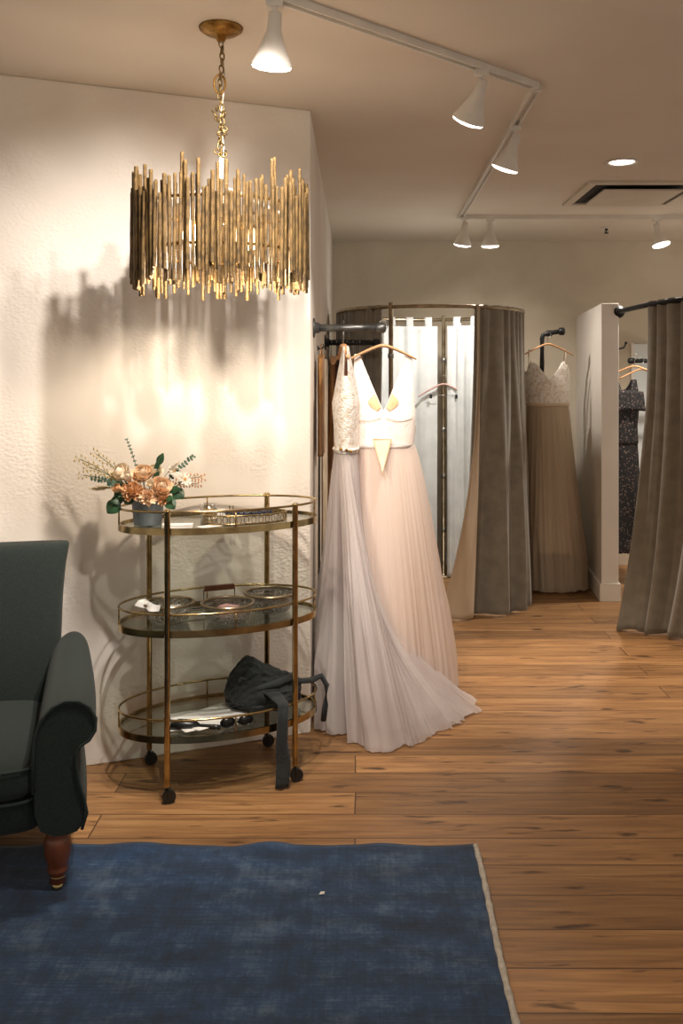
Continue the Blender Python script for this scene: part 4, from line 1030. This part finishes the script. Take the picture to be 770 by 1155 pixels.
cC = (P(617, 400, 6.6).x, 6.6)
zc_ = lambda y: P(0, y, 6.6).z
rxC = lambda z: interp([(1.25, .15), (zc_(457), .150), (zc_(440), .158), (zc_(420), .160), (1.6, .145)], z)
ryC = lambda z: interp([(1.25, .09), (zc_(440), .10), (zc_(415), .075), (1.6, .03)], z)
def ztC(a):
    s = abs(cos(a))
    if sin(a) < 0: return interp([(0, zc_(428)), (.3, zc_(419)), (.6, zc_(410)), (.8, zc_(407)), (.93, zc_(413)), (1, zc_(428))], s)
    return zc_(440)
bodice(gc, M_lace, cC, rxC, ryC, zc_(457), ztC)
for sg in (1, -1):
    MB().tube([(cC[0]+sg*.122, cC[1]-.045, zc_(411)), (cC[0]+sg*.128, cC[1]-.015, zc_(398)), (cC[0]+sg*.13, cC[1]+.0, zc_(394)), (cC[0]+sg*.128, cC[1]+.03, zc_(400)), (cC[0]+sg*.11, cC[1]+.085, zc_(441))], .003, 6).build('shoulder_strap', M_satC, gc)
MB().tube([(cC[0]+.152*cos(a), cC[1]+.095*sin(a), zc_(456)) for a in [2*pi*k/60 for k in range(60)]], .012, 8, closed=True, flat=.6).build('satin_belt', M_satC, gc)
x0 = P(590, 0, 6.6).x; x1_ = P(664, 0, 6.5).x
fC = footpoly([(cC[0]-.22, 6.60), (cC[0]-.15, 6.42), (cC[0]+.05, 6.36), (cC[0]+.22, 6.42), (x1_-.035, 6.55), (x1_-.06, 6.72), (cC[0]+.1, 6.85), (cC[0]-.12, 6.8)])
skirt(gc, M_tulC, 'tulle_overlay', zc_(457), (cC[0], cC[1], .150, .092), .02, fC, lambda a: .85, 30, .012, 21, n=360)
skirt(gc, M_satC, 'skirt_lining', zc_(457), (cC[0], cC[1], .142, .086), .27, fC, lambda a: .9, 16, .012, 23, scale=.82, n=260)
skirt(gc, M_tulC, 'inner_tulle', zc_(457), (cC[0], cC[1], .140, .085), .03, fC, lambda a: .9, 18, .016, 25, scale=.8, n=260)
# low dark stool-like dress base? -> a folded fur rug heap under the gown
lump('fur_throw', pm('grey_fur', '6b6255', '8a8070', rough=.95, scale=40, bump=1, bscale=120), (P(624, 0, 6.75).x, 6.78, .10), .17, 'grey-brown fur throw heaped on the floor under the cream gown', 'throw', 2, .55, 4)

# pink hanger on the rear pole
PH = P(500, 432, 6.93)
hanger(None, .385, M_pinkh, 0, .06, .10, 'pink_hanger', 'dusty pink empty hanger on the pole inside the round fitting room', 'hanger', (PH.x, 6.925, PH.z-.005), 0, None)
ph_ = [o for o in C.objects if o.get('label', '').startswith('dusty pink empty')][0]
m = MB()
m.tube([(-.12, -.006, -.085), (0, -.006, -.087), (.12, -.006, -.085)], .002, 6)
m.build('clip_bar', M_steel, ph_)
for sx in (-.095, .095): MB().box((sx, -.006, -.095), (.018, .012, .03)).build('clip', M_black, ph_, smooth=False, bevel=.002)

# ------------------------------------------------------------------ garments on the black pipe
def garment(x, y, ztop_, zbot_, mat, label, th=.018, hw=.16, hm=M_hang, strap=True, seed=0, cat='garment', rz=90, group='tan garments on the black pipe', hook=.1):
    t = empty('hanging_garment', (x, y, ztop_), R(rz), label, cat, group)
    L = ztop_-zbot_
    def f(u, v):
        a = 2*pi*u; s = v
        w = interp([(0, hw*.75), (.12, hw), (.35, hw*.75), (1, hw*1.25)], s); tt = interp([(0, .006), (.15, th), (1, th*1.8)], s)
        top = -.03 if abs(cos(a)) > .55 else -.03-.10*(1-abs(cos(a))/.55)
        k = 1+.25*N(cos(a)*4, sin(a)*4+seed, s*1.5)
        return (w*cos(a), tt*sin(a)*k+.006*N(seed, s*3, 0), lerp(top, -L, s))
    MB().grid(72, 28, f, closeu=True).build('cloth', mat, t, solid=.002)
    hg = empty('wooden_hanger', (x, y, ztop_), R(rz), 'wooden hanger with '+label.split(' on')[0].split(' hanging')[0], 'hanger', 'hangers on the black pipe')
    hanger(hg, .36, hm, 0, hook, .05)
M_tan = pm('tan_satin', '9a6d3c', 'b5854f', rough=.5, scale=8); M_brown = pm('brown_satin', '6e4a2a', '8a6038', rough=.5, scale=8)
M_pinks = pm('rose_satin', 'b98470', 'cc9a85', rough=.5, scale=8); M_char = pm('charcoal_cloth', '2b2826', '3a3633', rough=.8, scale=20)
zg = ZP-.085
for i, (x, zb, mt, lab) in enumerate([(-.150, .75, M_tan, 'long tan satin slip on the black pipe next to the wall'), (-.118, .95, M_brown, 'brown satin slip second from the wall'),
                                       (-.088, .62, M_char, 'dark charcoal dress third from the wall'), (-.055, 1.32, M_pinks, 'short rose satin camisole fourth from the wall'),
                                       (-.02, 1.2, M_tan, 'short tan camisole fifth from the wall'), (.02, 1.25, M_brown, 'short brown camisole nearest the free end of the pipe')]):
    garment(x, 5.57, zg, zb, mt, lab, seed=i*3, rz=90+rnd.uniform(-14, 8))
# added slips and hook in place of a mirror's reflection on the return wall
t = empty('wall_hook', (-.191, 4.55, 1.62), 0, 'small dark hook added on the side wall behind the grey pipe', 'hook')
MB().tube([(0, 0, 0), (.02, 0, -.004), (.03, 0, .008), (.028, 0, .02)], .004, 8).build('hook_arm', M_black, t)
MB().lathe([(.012, 0), (.012, .004), (.005, .006)], 14, (0, 0, 0), Matrix.Rotation(pi/2, 3, 'Y')).build('hook_plate', M_black, t)
def slip(x, y, zt_, zb_, w, mat, label, seed):
    def f(u, v):
        a = 2*pi*u
        return (.010*sin(a)*(1+.3*N(v*4, seed, 0))+.004*cos(a*5+v*2), w/2*cos(a)*interp([(0, .5), (.1, 1), (.4, .8), (1, 1.1)], v), lerp(0, zb_-zt_, v))
    t = empty('reflection_slip', (x, y, zt_), 0, label, 'garment')
    MB().grid(60, 30, f, closeu=True).build('cloth', mat, t, solid=.002)
    MB().tube([(0, -w*.2, 0), (.0, 0, .05), (0, w*.2, 0)], .002, 6).build('strap', mat, t)
slip(-.163, 4.3, 1.58, 1.12, .30, M_tan, 'tan satin piece standing in for a side wall mirror reflection beside the lilac gown', 2)
slip(-.163, 4.75, 1.57, .35, .34, M_satC, 'cream slip standing in for a side wall mirror reflection behind the tan piece', 5)

# ------------------------------------------------------------------ right fitting room
rp = [(1.742, 6.20), (1.745, 6.0), (1.755, 5.8), (1.775, 5.6), (1.82, 5.40), (1.90, 5.22), (2.02, 5.09), (2.2, 5.01), (2.45, 4.99), (2.8, 4.99), (3.1, 4.99)]
t = empty('curtain_pipe', (1.742, 6.20, ZR), 0, 'black iron pipe rail curving out from the white partition', 'curtain rail')
MB().tube([(x-1.742, y-6.20, 0) for x, y in rp], .0165, 12).build('pipe_rail', M_black, t)
MB().lathe([(.042, 0), (.042, .008), (.022, .012), (.022, .035), (.0165, .036)], 20, (0, 0, 0), Matrix.Rotation(pi/2, 3, 'X')).build('flange', M_black, t)
pl_ = []; acc = [0]
for (a, b), (c, d) in zip(rp, rp[1:]): acc.append(acc[-1]+math.hypot(c-a, d-b))
def along(s):
    for i in range(len(rp)-1):
        if s <= acc[i+1]:
            k = (s-acc[i])/(acc[i+1]-acc[i]); return lerp(rp[i][0], rp[i+1][0], k), lerp(rp[i][1], rp[i+1][1], k)
    return rp[-1]
def pR(u): return along(lerp(.55, 1.80, max(0, min(1, u))))
bR = [(1.52, 5.47), (1.60, 5.36), (1.72, 5.29), (1.9, 5.22), (2.1, 5.14), (2.4, 5.02), (2.6, 5.0)]
def bRf(u):
    i = max(0, min(.9999, u))*(len(bR)-1); k = int(i); return lerp(bR[k][0], bR[k+1][0], i-k), lerp(bR[k][1], bR[k+1][1], i-k)
curtain('fitting_room_curtain', 'taupe velvet curtain flaring down from the black pipe at the right edge', pR, ZR+.02, .012, M_velvet, M_lining, n=11, amp=.036, seed=8, botpath=bRf, side=1, group='velvet fitting room curtains', flare=1.2, bow=2.3)
# curtain ring, panel whose pale colour stands in for a mirror's reflection, hooks
p0 = P(714, 387, 7.38); p1 = P(752, 620, 7.38)
t = empty('wall_panel', (2.37, 7.405, 1.0), 0, 'pale grey-white panel in place of a mirror on the back wall of the right fitting room', 'panel')
MB().box((0, 0, -.0), (.36, .02, 1.52)).build('panel_board', M_panel, t, smooth=False, bevel=.004)
for sx in (-.18, .18): MB().box((sx, -.006, 0), (.02, .03, 1.54)).build('side_rail', M_white, t, smooth=False, bevel=.003)
t = empty('coat_hook', (1.83, 7.0, P(705, 392, 6.9).z), 0, 'small black double hook on the partition inside the right fitting room', 'hook')
MB().tube([(-.0, 0, -.01), (.12, -.05, -.01), (.16, -.06, .0), (.175, -.065, .03)], .007, 8).build('hook_arm', M_black, t)
MB().lathe([(.001, -.011), (.009, -.007), (.011, 0), (.009, .007), (.001, .011)], 12, (.176, -.065, .036)).build('knob', M_black, t)
MB().box((-.005, .0, -.01), (.016, .04, .07)).build('hook_plate', M_black, t, smooth=False, bevel=.002)
pz_ = P(720, 407, 6.95)
t = pipe('clothes_pipe', 'black pipe inside the right fitting room with the floral dress', [(2.6, 6.95, pz_.z), (2.03, 6.95, pz_.z)], .0165, M_black, (2.42, 6.95, pz_.z), (-1, 0, 0), group='wall-mounted clothes pipes')
MB().tube([(-.2, 0, 0), (-.2, .45, 0)], .0165, 12).build('wall_arm', M_black, t)
hanger(None, .42, M_hang, 0, .085, .09, 'wooden_hanger', 'wooden hanger on the inner pipe above the black floral dress', 'hanger', (2.03, 6.80, pz_.z-.04), R(-20), 'wooden hangers in use')
hanger(None, .40, M_hang, 0, .08, .085, 'wooden_hanger', 'added wooden hanger standing in for the mirror image of the floral dress hanger', 'hanger', (2.12, 6.93, pz_.z-.06), R(12), 'wooden hangers in use')  # added hanger, modelled in place of the first one's mirror reflection
gd = empty('floral_dress', (0, 0, 0), 0, 'black floral print dress hanging inside the right fitting room', 'dress')
cD = (1.95, 6.78); zd = lambda y: P(0, y, 6.75).z
rxD = lambda z: interp([(zd(625), .12), (zd(560), .115), (zd(480), .09), (zd(452), .11), (zd(425), .085)], z)
ryD = lambda z: interp([(zd(625), .13), (zd(480), .09), (zd(452), .08), (zd(425), .02)], z)
bodice(gd, M_floral, cD, rxD, ryD, zd(500), vneck(zd(455), zd(428), zd(452), zd(440), .6, .95), name='bodice')
skirt(gd, M_floral, 'skirt', zd(500), (cD[0], cD[1], .092, .09), zd(622), footpoly([(cD[0]+.12*cos(a), cD[1]+.13*sin(a)) for a in [k*pi/4 for k in range(8)]]), lambda a: 1, 14, .012, 3, n=200, solid=.002)
m = MB().grid(40, 8, lambda u, v: (cD[0]+lerp(-.11, .115, u)*(1+.06*v), cD[1]-.085-.03*v+.008*sin(u*40), lerp(zd(440), zd(462), v)-.02*abs(u-.5)+.0)); 
m.build('ruffle', M_floral, gd, solid=.002)

# ------------------------------------------------------------------ light
def plight(loc, e, col, r=.05):
    l = bpy.data.lights.new('pt', 'POINT'); l.energy = e; l.color = col; l.shadow_soft_size = r; o = bpy.data.objects.new('pt', l); C.objects.link(o); o.location = loc
plight((CH.x, CH.y, 1.93), 4, (1, .84, .66), .03)
spot((CH.x, CH.y, 1.875), (CH.x, CH.y, 0), 34, 168, (1, .86, .70), .25, .03)
w = bpy.data.worlds.new('room_light'); bpy.context.scene.world = w; w.use_nodes = True
w.node_tree.nodes['Background'].inputs[0].default_value = (1, .87, .74, 1); w.node_tree.nodes['Background'].inputs[1].default_value = .44

# ------------------------------------------------------------------ camera
cam = bpy.data.cameras.new('camera'); co = bpy.data.objects.new('camera', cam); C.objects.link(co)
co.location = (0, 0, H); co.rotation_euler = (pi/2, 0, 0)
cam.sensor_width = 36; cam.sensor_fit = 'AUTO'; cam.lens = F/1155*36
cam.shift_x = (385-CX)/1155; cam.shift_y = (CY-577.5)/1155
sc = bpy.context.scene; sc.camera = co
vs = sc.view_settings; sc.display_settings.display_device = 'sRGB'
vs.view_transform = 'Standard'; vs.look = 'None'; vs.gamma = 1; vs.use_curve_mapping = False; vs.exposure = .1
